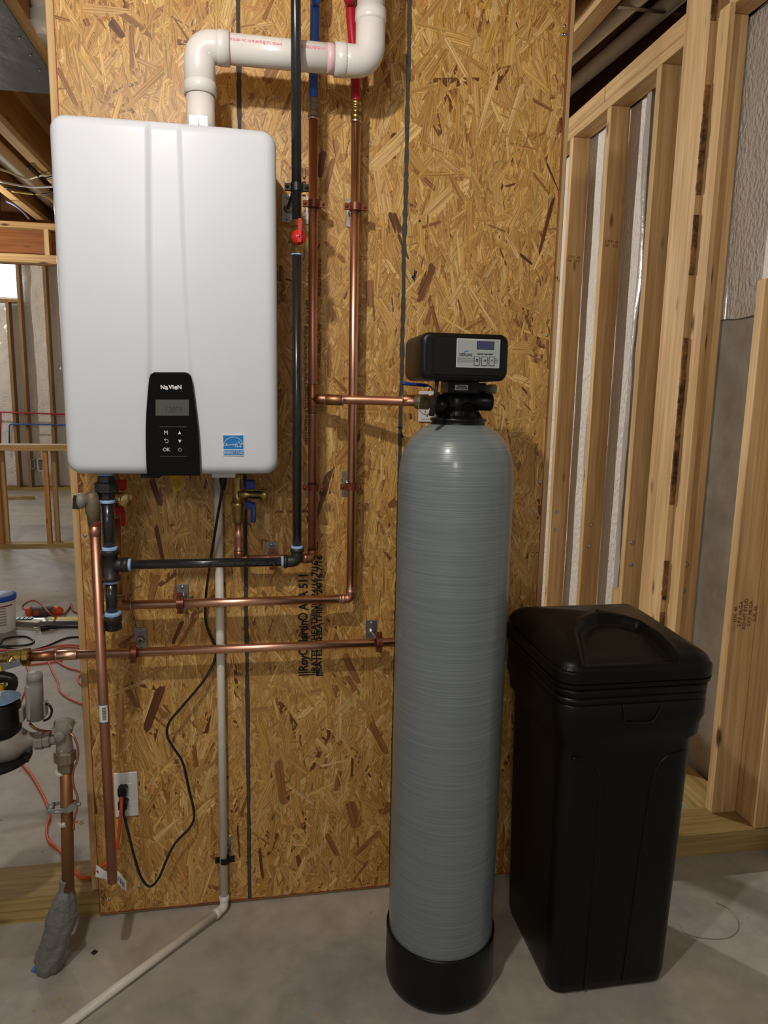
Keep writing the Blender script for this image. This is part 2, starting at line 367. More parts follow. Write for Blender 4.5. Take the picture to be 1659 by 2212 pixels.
# strand board: every strand is a flake with its own tint; the grain runs along its own length
osb = bpy.data.materials.new('strand_board'); osb.use_nodes = True
def osb_nodes():
    nt = osb.node_tree; L = nt.links.new; b = nt.nodes['Principled BSDF']
    ac = nt.nodes.new('ShaderNodeAttribute'); ac.attribute_name = 'tint'; ag = nt.nodes.new('ShaderNodeAttribute'); ag.attribute_name = 'grain'
    mp = nt.nodes.new('ShaderNodeMapping'); mp.inputs['Scale'].default_value = (6, 300, 1)
    n = nt.nodes.new('ShaderNodeTexNoise'); n.inputs['Scale'].default_value = 1; n.inputs['Detail'].default_value = 4; n.inputs['Roughness'].default_value = .7
    L(ag.outputs['Vector'], mp.inputs['Vector']); L(mp.outputs['Vector'], n.inputs['Vector'])
    r = nt.nodes.new('ShaderNodeValToRGB'); r.color_ramp.elements[0].position = .34; r.color_ramp.elements[0].color = (.40, .31, .22, 1); r.color_ramp.elements[1].position = .60; r.color_ramp.elements[1].color = (1.12, 1.1, 1.05, 1)
    L(n.outputs['Fac'], r.inputs['Fac'])
    mx = nt.nodes.new('ShaderNodeMix'); mx.data_type = 'RGBA'; mx.blend_type = 'MULTIPLY'; mx.inputs[0].default_value = 1
    L(ac.outputs['Color'], mx.inputs[6]); L(r.outputs['Color'], mx.inputs[7]); L(mx.outputs[2], b.inputs['Base Color'])
    b.inputs['Roughness'].default_value = .42; b.inputs['Specular IOR Level'].default_value = .45
    bp = nt.nodes.new('ShaderNodeBump'); bp.inputs['Strength'].default_value = .45; bp.inputs['Distance'].default_value = .0007
    L(n.outputs['Fac'], bp.inputs['Height']); L(bp.outputs['Normal'], b.inputs['Normal'])
osb_nodes()
osb_edge = mat('board_edge', (.33, .17, .07), .8, noise=(200, (.5, .3, .14), .2))
red_edge = mat('red_edge_seal', (.28, .05, .02), .7)
marker = mat('black_marker_line', (.035, .034, .028), .8, noise=(60, (.07, .065, .05), .2))
# ================================================================== THE SETTING
rnd = random.Random(7)
fl = MB(); fl.box((-7, -4.5, -.12), (5.5, 11, 0))
floor = solo('floor', fl, slab, None, None, kind='structure')

# ceiling: subfloor on I-joists (flanges + web), running away from the camera
ceil = struct('ceiling', (0, 0, 2.8))
m = MB(); m.box((-7, -4.5, 3.10), (5.5, 4.9, 3.13)); part('subfloor', m, subfloor_m, ceil)
m = MB(); m.box((-7, 4.9, 3.35), (5.5, 11, 3.38)); part('subfloor', m, subfloor_m, ceil)
for i, jx in enumerate([-3.4,-2.98,-2.56,-2.14,-1.72,-1.315,-.90,-.45,-.02,.40,.82,1.24,1.655,2.30,2.9]):
    w = MB(); w.box((jx-.006, -4.4, 2.838), (jx+.006, 4.80, 3.062)); j = part('joist', w, joist_web, ceil)
    f = MB(); f.box((jx-.032, -4.4, 2.80), (jx+.032, 4.80, 2.838)); part('joist_flange', f, pine[1], j)
    f = MB(); f.box((jx-.032, -4.4, 3.062), (jx+.032, 4.80, 3.10)); part('joist_flange', f, pine[1], j)

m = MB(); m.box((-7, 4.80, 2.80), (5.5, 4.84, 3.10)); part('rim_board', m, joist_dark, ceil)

# partition that carries the board: double bottom plate, studs, top plate
wb = struct('wall_back', (0, .008, 0))
m = MB(); m.box((-3.2, .009, 0), (2.6, .149, .037)); part('bottom_plate', m, treated, wb)
m = MB(); m.box((-3.2, .008, .0385), (1.24, .148, .0762)); part('bottom_plate', m, treated, wb)
m = MB(); m.box((1.243, .007, .0385), (2.6, .147, .0762)); part('bottom_plate', m, treated, wb)
m = MB(); m.box((-.03, .010, 2.72), (1.28, .150, 2.758)); part('top_plate', m, pine[0], wb)
m = MB(); m.box((-.03, .010, 2.76), (1.28, .150, 2.798)); part('top_plate', m, pine[0], wb)
for x in (-.020, .387, .794, 1.202):
    m = MB(); m.box((x, .010, .0765), (x+.038, .149, 2.719), bev=.002); part('stud', m, pine[2], wb)
m = MB(); m.box((.60, 1.17, 0), (.67, 1.24, 2.80), rot=.7); part('unseen_shadow_post', m, pine[2], wb)  # unseen post added behind the board to cast a dark band on the floor
for x in (2.012,):   # stud standing on the same plate, far right, doubled
    m = MB(); m.box((x, .009, .0765), (x+.038, .147, 2.688), bev=.002); part('stud', m, pine[2], wb)
    m = MB(); m.box((x+.0395, .010, .0765), (x+.078, .148, 2.688), bev=.002); part('stud', m, pine[2], wb)

# perimeter wall on the right, seen end on: studs stand with their narrow faces to the left
wr = struct('wall_right', (2.0, 1.0, 0))
m = MB(); m.box((2.062, -1.2, 0.035), (2.26, 4.0, 1.80)); part('foundation', m, foundation, wr)
m = MB(); m.box((2.040, .152, 0), (2.062, 4.0, .050)); part('sill_gap', m, dark_gap, wr)
m = MB(); m.box((1.950, .150, 0), (2.038, 4.0, .037)); part('bottom_plate', m, treated_y, wr)
m = MB(); m.box((1.948, .150, .0385), (2.036, 4.0, .0762)); part('bottom_plate', m, treated_y, wr)
m = MB(); m.box((1.947, -.05, 2.690), (2.036, 4.0, 2.728), bev=.002); part('top_plate', m, pine[1], wr)
m = MB(); m.box((1.947, -.05, 2.7295), (2.036, 1.30, 2.797), bev=.003); part('top_plate', m, pine[1], wr)
m = MB(); m.box((1.947, 1.303, 2.7295), (2.036, 4.0, 2.797), bev=.003); part('top_plate', m, pine[1], wr)
for y in (3.25, 2.85, 2.43, 2.02, 1.612, 1.229, .833, .466):
    m = MB(); m.box((1.947, y, .0765), (2.036, y+.038, 2.689), bev=.002); part('stud', m, pine[2], wr)
m = MB(); m.box((1.924, .106, .0765), (2.011, .144, 1.80), bev=.002); jack = part('jack_stud', m, pine[2], wr)
# backing studs laid flat against the wall near the corner; one has a bark edge
def wavy_plank(x0, x1, ya, yb, z0, z1, wane_y, amp):
    b = MB(); n = 60; rings = []
    for i in range(n+1):
        z = z0+(z1-z0)*i/n
        w = wane_y + amp*(mnoise.noise(Vector((0, 3.1, z*2.3)))*.9+mnoise.noise(Vector((5, 1, z*9)))*.5)
        rings.append([(x0, w, z), (x1, ya, z), (x1, yb, z), (x0, yb, z)])
    b.loft(rings, smooth=False); return b
part('backing_stud', wavy_plank(1.909, 1.945, .484, .632, 0.0765, 3.05, .484, .004), pine[2], wr, 'wide pale knotty stud laid flat')
m = wavy_plank(1.925, 1.9465, .506, .560, 0.0765, 2.688, .512, .0); 
part('backing_stud', wavy_plank(1.9275, 1.9455, .4075, .4825, 0.0765, 2.688, .4085, .001), pine[2], wr)
bark = mat('bark', (.045, .018, .008), .9, noise=(20, (.30, .14, .05), .12), bump=(60, .8, .004))
b = MB(); n = 150
for i in range(n):       # the ragged bark strip between the two
    z = .3+2.45*i/n; h = 2.45/n; t = mnoise.noise(Vector((9, 2, z*3.7)))+.4*mnoise.noise(Vector((3, 7, z*17)))
    if t < -.12: continue
    w = .004+.007*min(1, t+.2)
    b.box((1.9075+.002*rnd.random(), .4835-w, z), (1.9272, .4838, z+h*1.02))
part('bark_edge', b, bark, wr, kind='stuff')
# small short block beside stud
m = MB(); m.box((1.950, .876, .0765), (2.03, .930, .63)); part('blocking', m, pine[2], wr)
# drilled dimples / nail plates low on the studs
for (u, v) in ((1204,1106),(1200,1145),(1277,1134),(1273,1179),(1367,1173),(1364,1220),(1484,1220),(1477,1276)):
    yy = min((1.612,1.229,.833,.466), key=lambda q: abs(at(u, v, 1, q-.002)[0]-1.99)); p = wy(u, v, yy-.0025)
    b = MB(); b.steps((p.x, yy-.0035, p.z), (p.x, yy+.004, p.z), [(0, .006), (.2, .0095), (1, .0095)], 12); part('nail_head', b, galv, wr)
# vapour film behind the studs
def film_sheet(y0, y1, zlo, zhi, x, seed, amp=.010):
    b = MB(); nu, nv = max(6, int((y1-y0)/.012)), int((zhi-zlo)/.02)
    def fn(s, t):
        y = y0+(y1-y0)*s; z = zlo+(zhi-zlo)*t
        d = mnoise.noise(Vector((y*5+seed, z*.9+y*1.5, seed)))*amp + mnoise.noise(Vector((y*22, z*4-y*11, seed+3)))*amp*.45
        zz = z + (.012*mnoise.noise(Vector((y*7, seed, t*3))) if t in (0, 1) else 0)
        return (x+d, y, zz)
    b.grid(fn, nu, nv); return b
part('vapour_film', film_sheet(-.4, .60, 1.72, 2.70, 2.052, 3.0, .006), film, wr)
part('vapour_film', film_sheet(.60, 4.0, .05, 2.70, 2.050, 11.0, .006), film, wr)
for (u0, u1, yy) in ((.62, .80, 0), (.95, 1.20, 1), (1.30, 1.58, 2)):
    b = MB()
    def fn(s, t, u0=u0, u1=u1, yy=yy):     # loose grey folds hanging between the studs
        z = .25+2.45*t; c = (u0+u1)/2+.025*mnoise.noise(Vector((yy*4, 0, z*1.8)))+.012*math.sin(z*5+yy); w = .018+.014*mnoise.noise(Vector((yy*7+2, 3, z*2.2)))
        y = c+(s-.5)*2*w; return (2.036+.004*(2*s-1)**2+.003*mnoise.noise(Vector((y*30, z*9, yy))), y, z)
    b.grid(fn, 6, 110); part('film_fold', b, film_grey, wr)
# dark rim above the film
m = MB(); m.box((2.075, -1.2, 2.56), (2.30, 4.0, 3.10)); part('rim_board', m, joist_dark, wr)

# far end of the basement
wf = struct('wall_far', (-2, 9.2, 0))
m = MB(); m.box((-7, 9.25, 0), (3, 9.45, 3.35)); part('foundation', m, foundation, wf)
m = MB(); m.box((-7, 8.955, 0), (3, 9.095, .045)); part('bottom_plate', m, treated, wf)
b = MB()
b.grid(lambda s, t: (-7+9.5*s, 9.12+.02*mnoise.noise(Vector((s*50, t*9+s*12, 2)))+.012*mnoise.noise(Vector((s*160, t*30, 7))), .05+3.25*t), 320, 90)
part('vapour_film', b, film, wf)
far_wood = lumber('far_pine', 2, (.40, .27, .14), (.27, .17, .08))
for x in (-4.4, -3.95, -3.475, -3.005, -2.845, -2.50, -2.06, -1.65, -1.2):
    zt = 3.3 if x not in (-3.005, -3.475) else 2.62
    m = MB(); m.box((x-.02, 8.96, .045), (x+.02, 9.09, zt)); part('stud', m, far_wood, wf)
m = MB(); m.box((-4.0, 8.96, 2.62), (-2.865, 9.09, 2.66)); part('window_sill_plate', m, far_wood, wf)
win = struct('window_1', (-3.3, 9.0, 2.66))
m = MB(); m.box((-3.93, 9.05, 2.665), (-2.87, 9.062, 3.14)); part('pane', m, glow, win)
m = MB(); m.box((-3.93, 9.0, 3.14), (-2.87, 9.05, 3.19)); m.box((-3.93, 9.0, 2.661), (-2.87, 9.045, 2.69)); part('window_frame', m, white_plastic, win)
# dropped beam with its light framing, over the far room
sf = struct('trim_1', (-1.5, 4.6, 2.4)); sy = 4.52
za, zb = wy(60, 480, sy).z, wy(60, 493, sy).z; zc, zd = wy(60, 549, sy).z, wy(60, 567, sy).z
m = MB(); m.box((-4.5, sy, zb), (2.5, sy+.09, za)); part('soffit_rail', m, pine[0], sf)
m = MB(); m.box((-4.5, sy, zd), (2.5, sy+.09, zc)); part('soffit_rail', m, pine[0], sf)
for x in (-3.1, -2.3, wy(100, 520, sy).x, -.5, .3, 1.1, 1.9):
    m = MB(); m.box((x-.018, sy+.004, zc), (x+.018, sy+.086, zb)); part('soffit_block', m, pine[2], sf)
m = MB(); m.box((-4.5, sy+.12, zd+.05), (2.5, sy+.25, 2.79)); part('beam', m, orange_wood, sf)
m = MB(); m.box((-4.5, sy+.09, zd+.02), (2.5, sy+.26, zd+.045)); part('soffit_board', m, orange_wood, sf)

# ================================================================== THE BOARD
brd = thing('osb_panel', 'tall golden strand board panel behind the white heater and grey tank', 'board', (.61, 0, .012))
BW, BZ0, BZ1 = 1.2192, .012, 2.4504
m = MB(); m.box((0, 0, BZ0), (BW, .0078, BZ1)); part('board_core', m, osb_edge, brd)
for lo, hi in (((-.0006, -.0005, BZ0), (.0022, .008, BZ1)), ((BW-.0022, -.0005, BZ0), (BW+.0006, .008, BZ1)), ((0, -.0008, BZ0-.0008), (BW, .008, BZ0+.0035))):
    m = MB(); m.box(lo, hi); part('edge_seal', m, red_edge, brd)
def strand_mesh(name, items, mt):
    V, Fc, T, G = [], [], [], []
    for (x, z, th, L, w, dep, tilt, col, go, jag) in items:
        cs, sn = math.cos(th), math.sin(th); n0 = len(V)
        k = [(-.5, -.38*jag[0]), (-.5+.09*jag[1], -.5), (.5-.12*jag[2], -.5*jag[3]), (.5, -.25*jag[0]), (.5-.07*jag[3], .34*jag[1]), (.42-.1*jag[0], .5*jag[2]), (-.5+.14*jag[3], .5), (-.5+.03, .2*jag[2])]
        for (a, c) in k:
            la, lc = a*L, c*w
            # th is measured from the vertical
            px = x + sn*la + cs*lc; pz = z + cs*la - sn*lc
            px = min(max(px, .0016), BW-.0016); pz = min(max(pz, BZ0+.002), BZ1-.001)
            V.append((px-.61, -dep - tilt[0]*la - tilt[1]*lc, pz-.012)); T.append(col); G.append((la+go, lc+go*.37, 0))
        Fc.append(tuple(range(n0, n0+8)))
    me = bpy.data.meshes.new(name); me.from_pydata(V, [], Fc)
    a = me.attributes.new('tint', 'FLOAT_COLOR', 'POINT'); a.data.foreach_set('color', np.array([(*c, 1) for c in T], dtype=np.float32).ravel())
    a = me.attributes.new('grain', 'FLOAT_VECTOR', 'POINT'); a.data.foreach_set('vector', np.array(G, dtype=np.float32).ravel())
    me.materials.append(mt); me.update()
    o = bpy.data.objects.new(name, me); C.objects.link(o); o.parent = brd; ORG[o.name] = ORG[brd.name]; return o
R_ = random.Random(21)
def tint(r):
    q = r.random()
    if q < .016: c = (.18, .070, .022)
    elif q < .065: c = (.34, .155, .045)
    elif q < .50: c = (.56, .315, .088)
    elif q < .88: c = (.66, .410, .135)
    else: c = (.76, .520, .210)
    f = .84+.26*r.random(); return (c[0]*f, c[1]*f*(.96+.08*r.random()), c[2]*f*(.9+.2*r.random()))
items = []
for i in range(27000):
    th = R_.gauss(0, .42) if R_.random() < .84 else R_.uniform(-PI/2, PI/2)
    if i < 19500 or R_.random() < .22: L = min(.18, .055+R_.expovariate(1/.036)); w = min(.038, .006+R_.expovariate(1/.0098))
    else: L = .014+R_.expovariate(1/.016); w = .0018+R_.expovariate(1/.003)
    dep = .00010+.00075*(i/27000)+.00012*R_.random()
    items.append((R_.uniform(-.01, BW+.01), R_.uniform(BZ0-.02, BZ1+.02), th, L, w, dep, (R_.gauss(0, .0018), R_.gauss(0, .015)), tint(R_), R_.uniform(0, 40), [.5+.5*R_.random() for _ in range(4)]))
so = strand_mesh('wood_strands', items, osb); so['kind'] = 'stuff'
DK, MD, LT = (.14, .050, .017), (.34, .155, .050), (.78, .54, .23)
for (u0, v0, u1, v1, wpx, col) in [
    (350,1480,313,1582,21,DK), (336,1133,357,1232,10,DK), (326,1032,348,1094,14,DK), (698,326,690,385,15,DK), (859,505,883,562,7,DK),
    (903,268,803,365,34,LT), (1196,425,1163,552,9,DK), (1122,549,1150,572,7,DK), (1180,352,1210,418,6,DK), (123,146,168,232,11,MD), (117,36,152,46,6,MD),
    (238,45,268,82,18,DK), (184,40,190,57,12,MD), (720,340,700,420,12,MD), (797,604,800,665,22,MD), (1010,620,1075,720,10,LT), (455,60,382,142,16,LT),
    (742,1412,776,1478,16,MD), (1090,500,1120,560,10,LT), (925,640,960,760,10,MD), (955,1350,990,1290,8,LT), (690,1655,760,1640,6,LT), (800,1560,838,1630,18,MD),
    (600,1640,612,1740,22,MD), (560,1830,568,1900,8,DK), (705,1800,730,1850,16,MD), (513,1780,518,1855,5,DK), (270,1480,300,1530,14,MD), (330,1465,240,1500,7,LT),
    (340,1240,322,1300,18,MD), (395,1340,372,1392,10,DK), (430,1322,372,1420,10,MD), (1030,300,1075,150,14,LT), (960,80,1010,170,12,LT), (1130,180,1095,290,12,LT),
    (1150,215,1195,240,9,MD), (640,1900,660,1850,12,LT), (720,1690,660,1720,7,LT), (190,1700,205,1760,18,DK), (230,1250,236,1290,12,MD)]:
    a, c = wy(u0, v0, 0), wy(u1, v1, 0); d = c-a; L = math.hypot(d.x, d.z)
    strand_mesh('wood_strand', [((a.x+c.x)/2, (a.z+c.z)/2, math.atan2(d.x, d.z), L, wpx/880, .00105+.0001*R_.random(), (0, .004), col, R_.uniform(0, 40), [.7+.3*R_.random() for _ in range(4)])], osb)
for x in (.4064, .8128):
    b = MB(); n = 260; pr = None
    for i in range(n+1):
        z = BZ0+.002+(BZ1-BZ0-.003)*i/n; w = .0044+.0016*mnoise.noise(Vector((x*9, 1, z*60)))+.0019*R_.random(); c = x+.0015*mnoise.noise(Vector((x, 4, z*7)))
        b.v += [(c-w, -.00135, z), (c+w, -.00135, z)]
        if i: k = 2*i; b.f.append((k-2, k-1, k+1, k)); b.sm.append(False)
    part('marker_line', b, marker, brd)
for (u, v) in ((1220,57),(1216,75),(1181,724),(1164,1040),(1166,1042),(184,1157),(237,1942),(300,1915),(1221,75)):
    p = wy(u, v, 0); b = MB(); b.steps((p.x, -.0030, p.z), (p.x, .0005, p.z), [(0, .0022), (.3, .0042), (1, .0042)], 10); part('screw_head', b, galv, brd)
# mill stamp, reading upwards, printed twice with a small shift
def stamp(body, u, v0, v1, size, wf=.9, **k):
    a, c = wy(u, v0, 0), wy(u, v1, 0)
    o = text('mill_stamp', body, size*1.12, ((a.x+c.x)/2, -.0016, (a.z+c.z)/2), ink_black, brd, rot=(PI/2, -PI/2, 0), depth=.0001, **k)
    L = max(vv.co.z for vv in o.data.vertices)-min(vv.co.z for vv in o.data.vertices); s = abs(c.z-a.z)/L
    zc = (a.z+c.z)/2-.012
    for vv in o.data.vertices: vv.co.z = zc+(vv.co.z-zc)*s
    return o
stamp('||RoyOMartin® APA 511', 656, 1458, 1240, .030, bold=.0011)
stamp('||RATED SHEATHING 24/16 7/16 THIS', 680, 1458, 1170, .021, bold=.0007)
stamp('||RATED SHEATHING 24/16 7/16', 690, 1460, 1200, .019, bold=.0007)
stamp('MEETS FEDERAL & NATIONAL 1 NER', 663, 960, 806, .012)
stamp('SIZED FOR SPACING', 668, 640, 545, .012); stamp('WALL 16 SHEET', 667, 700, 648, .013, bold=.0006); stamp('511', 672, 1125, 1085, .022, bold=.0012)
stamp('PANEL GRADE PRODUCT 1 OSB', 662, 800, 705, .012); stamp('PRODUCT SPAN 24 16', 691, 640, 560, .011); stamp('IIIIC', 657, 425, 365, .012)
stamp('WAFERS MADE WITH PINE', 690, 795, 700, .011)
for (u, v) in ((862,925),(866,940),(1200,600),(905,480),(893,588),(892,600)):
    p = wy(u, v, 0); b = MB()
    for k in range(5): b.prism_y([(p.x+R_.gauss(0, .003)+q[0]*.003*(1+R_.random()), p.z+R_.gauss(0, .005)+q[1]*.002) for q in ((0,0),(1,.4),(.5,1))], -.0016, -.0014)
    part('ink_speck', b, ink_black, brd, kind='stuff')

# ================================================================== HANGERS
def screw(bm, a, b, r): bm.steps(a, b, [(0, r*.6), (.15, r), (.45, r), (.45, r*.5), (1, r*.5)], 10)
def hanger(u, v, y, vert, r, mt, label, pdx=0, pdz=0, group='pipe hangers on the board', plate=True, stand_long=False):
    p = wy(u, v, y); x, z = p.x, p.z
    t = thing('pipe_hanger', label, 'bracket', (x+pdx, 0, z+pdz), group)
    if plate:
        b = MB(); b.box((x+pdx-.0155, -.0035, z+pdz-.033), (x+pdx+.0155, -.0012, z+pdz+.033), bev=.0008)
        pl = part('base_plate', b, galv, t)
        b = MB(); b.steps((x+pdx, -.0095, z+pdz), (x+pdx, -.0035, z+pdz), [(0, .006), (.7, .009), (1, .011)], 14); part('boss', b, galv, pl)
        for s in (-1, 1):
            b = MB(); b.steps((x+pdx, -.0065, z+pdz+s*.025), (x+pdx, -.0034, z+pdz+s*.025), [(0, .002), (.4, .0046), (1, .0046)], 12); part('screw', b, galv, pl)
    b = MB(); b.cyl((x+pdx, -.006, z+pdz), (x+(pdx*.3), y+r*.9, z+pdz*.3), .0045); part('rod', b, mt if mt is blk_metal else galv, t)
    # split ring and its two ears
    ax = Vector((0, 0, 1)) if vert else Vector((1, 0, 0)); ri, ro, h = r+.0004, r+.0030, .0085
    ring = MB(); c = Vector((x, y, z)); e1 = Vector((0, 1, 0)); e2 = ax.cross(e1); rings = []
    for k in range(29):
        a = 2*PI*k/28; d = e1*math.cos(a)+e2*math.sin(a)
        rings.append([c+d*ri-ax*h, c+d*ro-ax*h, c+d*ro+ax*h, c+d*ri+ax*h])
    ring.loft(rings, smooth=False, cap=False); part('ring', ring, mt, t)
    for s in (-1, 1):
        d = e2*s; b = MB()
        for yo in (-.0028, .0028):
            a0 = c+d*(ro-.001)+e1*yo; b.obox(a0, a0+d*.0135, 2*h*.85, .0026, side=ax)
        part('ear', b, mt, t)
        q = c+d*(ro+.0075); b = MB(); screw(b, (q.x, q.y-.0085, q.z), (q.x, q.y+.010, q.z), .0038); part('screw', b, mt, t)
    return t
RC = .0112   # 3/4 copper
YC = -.065
hanger(641, 405, -.20, True, .0107, blk_metal, 'black iron split ring hanger holding the black pipe above the red valve', pdx=-.012, pdz=.004)
hanger(678, 441, YC, True, RC, clamp_cu, 'copper ring hanger on left vertical copper pipe, upper one near red valve')
hanger(768, 447, YC, True, RC, clamp_cu, 'copper ring hanger on right vertical copper pipe, upper one with square plate')
hanger(676, 1053, YC, True, RC, clamp_cu, 'copper ring hanger on left vertical copper pipe, lower one beside black pipe')
hanger(758, 1052, YC, True, RC, clamp_cu, 'copper ring hanger on right vertical copper pipe, lower one')
hanger(588, 1208, YC, False, RC, clamp_cu, 'copper hanger half hidden behind the horizontal black iron pipe')
hanger(389, 1303, YC, False, RC, clamp_cu, 'copper hanger on the upper horizontal copper pipe below the heater')
hanger(288, 1410, YC, False, RC, clamp_cu, 'copper hanger left on the lowest horizontal copper pipe', pdx=.008, pdz=.012)
hanger(819, 1387, YC, False, RC, clamp_cu, 'copper hanger on the lowest copper pipe, next to the grey tank', pdx=-.012, pdz=.008)
hanger(486, 1857, -.028, True, .0107, blk_metal, 'black clamp and plate holding the white drain pipe near the floor', pdz=.022)
# ================================================================== TANKLESS WATER HEATER
HX0, HX1, HZ0, HZ1, HY = .040, .487, 1.257, 1.976, -.262
hx, hz = (HX0+HX1)/2, (HZ0+HZ1)/2
heat = thing('tankless_water_heater', 'white wall hung tankless water heater with black control panel', 'water heater', (hx, -.01, HZ0))
def heater_shell():
    hw, hh, rc, rf, yb = (HX1-HX0)/2, (HZ1-HZ0)/2, .030, .022, -.012
    def spaced(h, n):
        e = [-h, -h+.0008, -h+.002, -h+.004, -h+.0065, -h+.009, -h+.012, -h+.015, -h+.0185, -h+.023, -h+.03]
        mid = [(-h+.03)+(2*h-.06)*i/n for i in range(1, n)]
        return e+mid+[-q for q in reversed(e)]
    xs, zs = spaced(hw, 110), spaced(hh, 60)
    g = {}
    for (vt, uL, uR) in ((262, 319, 387), (450, 320, 393), (600, 321.5, 399), (700, 322.5, 405), (800, 323, 413), (1020, 318, 430)):
        a, c = wy(uL, vt, HY), wy(uR, vt, HY); g[a.z] = (a.x, c.x)
    gk = sorted(g)
    def chan(z):
        if z <= gk[0]: return g[gk[0]]
        for a, c in zip(gk[:-1], gk[1:]):
            if z <= c: t = (z-a)/(c-a); return (g[a][0]*(1-t)+g[c][0]*t, g[a][1]*(1-t)+g[c][1]*t)
        return g[gk[-1]]
    ss = lambda t: 0 if t < 0 else (1 if t > 1 else t*t*(3-2*t))
    b = MB(); vs = []
    for z in zs:
        for x in xs:
            qx, qz = abs(x)-(hw-rc), abs(z)-(hh-rc)
            if qx > 0 and qz > 0:
                l = math.hypot(qx, qz)
                if l > rc: x2 = math.copysign(hw-rc+qx/l*rc, x); z2 = math.copysign(hh-rc+qz/l*rc, z); l = rc
                else: x2, z2 = x, z
                e = rc-l
            else: x2, z2 = x, z; e = min(hw-abs(x), hh-abs(z))
            y = HY + .006*((x2/hw)**2) + (rf-math.sqrt(max(0, rf*rf-(rf-min(e, rf))**2)) if e < rf else 0)
            xl, xr = chan(z2+hz); X = x2+hx
            rec = ss((X-xl+.006)/.012)*(1-ss((X-xr+.005)/.009)); y += .0052*rec*ss(e/.012)
            vs.append((X, y, z2+hz))
    nx, nz = len(xs), len(zs)
    b.add(vs, [(j*nx+i, j*nx+i+1, (j+1)*nx+i+1, (j+1)*nx+i) for j in range(nz-1) for i in range(nx-1)], True)
    loop = [i for i in range(nx)]+[j*nx+nx-1 for j in range(1, nz)]+[(nz-1)*nx+i for i in range(nx-2, -1, -1)]+[j*nx for j in range(nz-2, 0, -1)]
    n0 = len(b.v); b.v += [(vs[k][0], yb, vs[k][2]) for k in loop]; m = len(loop)
    for k in range(m): b.f.append((loop[k], n0+k, n0+(k+1)%m, loop[(k+1)%m])); b.sm.append(True)
    b.f.append(tuple(n0+k for k in range(m-1, -1, -1))); b.sm.append(False)
    return b
part('casing', heater_shell(), enamel, heat)
PY = -.2685
def px2(pts, y): return [(wy(u, v, y).x, wy(u, v, y).z) for u, v in pts]
outl = px2([(334,804),(400,804),(408,806.5),(413,812),(416,822),(420,850),(424.5,885),(428,915),(431,950),(432.7,985),(433.5,1027),(318.5,1027),(316.5,1000),(315.3,960),(315.2,925),(316.5,890),(318.5,860),(321,832),(323,816),(326,808.5)], PY)
def inset(poly, d):
    cx = sum(p[0] for p in poly)/len(poly); cz = sum(p[1] for p in poly)/len(poly); out = []
    for x, z in poly:
        l = math.hypot(x-cx, z-cz); out.append((x-(x-cx)/l*d, z-(z-cz)/l*d))
    return out
def plate(poly, y0, y1, bev, steps_=3):
    b = MB(); rings = [[(x, y1, z) for x, z in poly]]
    for k in range(steps_+1):
        a = PI/2*k/steps_; q = inset(poly, bev*(1-math.cos(a))); rings.append([(x, y0+bev*(1-math.sin(a)), z) for x, z in q])
    b.loft(rings, smooth=False); return b
pan = part('control_panel', plate(outl, -.2765, -.24, .004, 4), blk_gloss, heat)
FY = -.2769
def rect_px(u0, v0, u1, v1, y): return px2([(u0, v1), (u1, v1), (u1, v0), (u0, v0)], y)
b = MB(); b.prism_y(rect_px(336, 863, 408, 898, FY), FY-.0003, FY+.001); disp = part('display', b, lcd, pan)
q = wy(375, 885, FY); b = text('display_digits', '120°F', .0165, (q.x, FY-.0006, q.z), lcd_ink, pan, sx=.95)
for ch, u, sz, sxx in (('N', 351.4, .0118, 1.0), ('a', 359.9, .0150, .92), ('V', 368.2, .0118, 1.0), ('I', 373.9, .0118, 1.0), ('e', 379.6, .0150, .92), ('N', 387.8, .0118, 1.0)):
    q = wy(u, 836.6, FY); text('brand_lettering', ch, sz, (q.x, FY-.0002, q.z), white_ink, pan, sx=sxx, bold=.0004)
for s, u, v, sz in (('M', 358.5, 935, .0125), ('OK', 359.5, 971.5, .0115)):
    q = wy(u, v, FY); text('button_mark', s, sz, (q.x, FY-.0002, q.z), white_ink, pan, sx=.9)
def mark(fn, name='button_mark', par=pan, m_=white_ink):
    b = MB(); fn(b); return part(name, b, m_, par)
y0, y1 = FY-.0003, FY+.0004
mark(lambda b: b.prism_y(px2([(384.5,938), (391.5,938), (388,931)], FY), y0, y1))
mark(lambda b: b.prism_y(px2([(385,950), (388.5,957), (392,950)], FY), y0, y1))
mark(lambda b: (b.ribbon(px2([(356,949.5),(361,949.5),(363,951),(363.5,953.5),(362.5,956),(358,956)], FY), .0009, y0, y1), b.ribbon(px2([(357.5,947.5),(355,949.5),(357.5,951.5)], FY), .0009, y0, y1)))
cp = wy(388.8, 971.5, FY)
mark(lambda b: (b.ribbon([(cp.x+.0034*math.sin(a), cp.z+.0034*math.cos(a)) for a in [math.radians(q) for q in range(40, 325, 20)]], .0008, y0, y1), b.ribbon([(cp.x, cp.z+.0005), (cp.x, cp.z+.0042)], .0008, y0, y1)))
mark(lambda b: b.ribbon(px2([(345,922),(403,922)], FY), .0006, y0, y1), 'trim_line', pan, mat('silver_line', (.35,.35,.35), .2, .8))
mark(lambda b: b.ribbon(px2([(345.5,985.5),(404,985.5)], FY), .0006, y0, y1), 'trim_line', pan, mat('silver_line2', (.35,.35,.35), .2, .8))
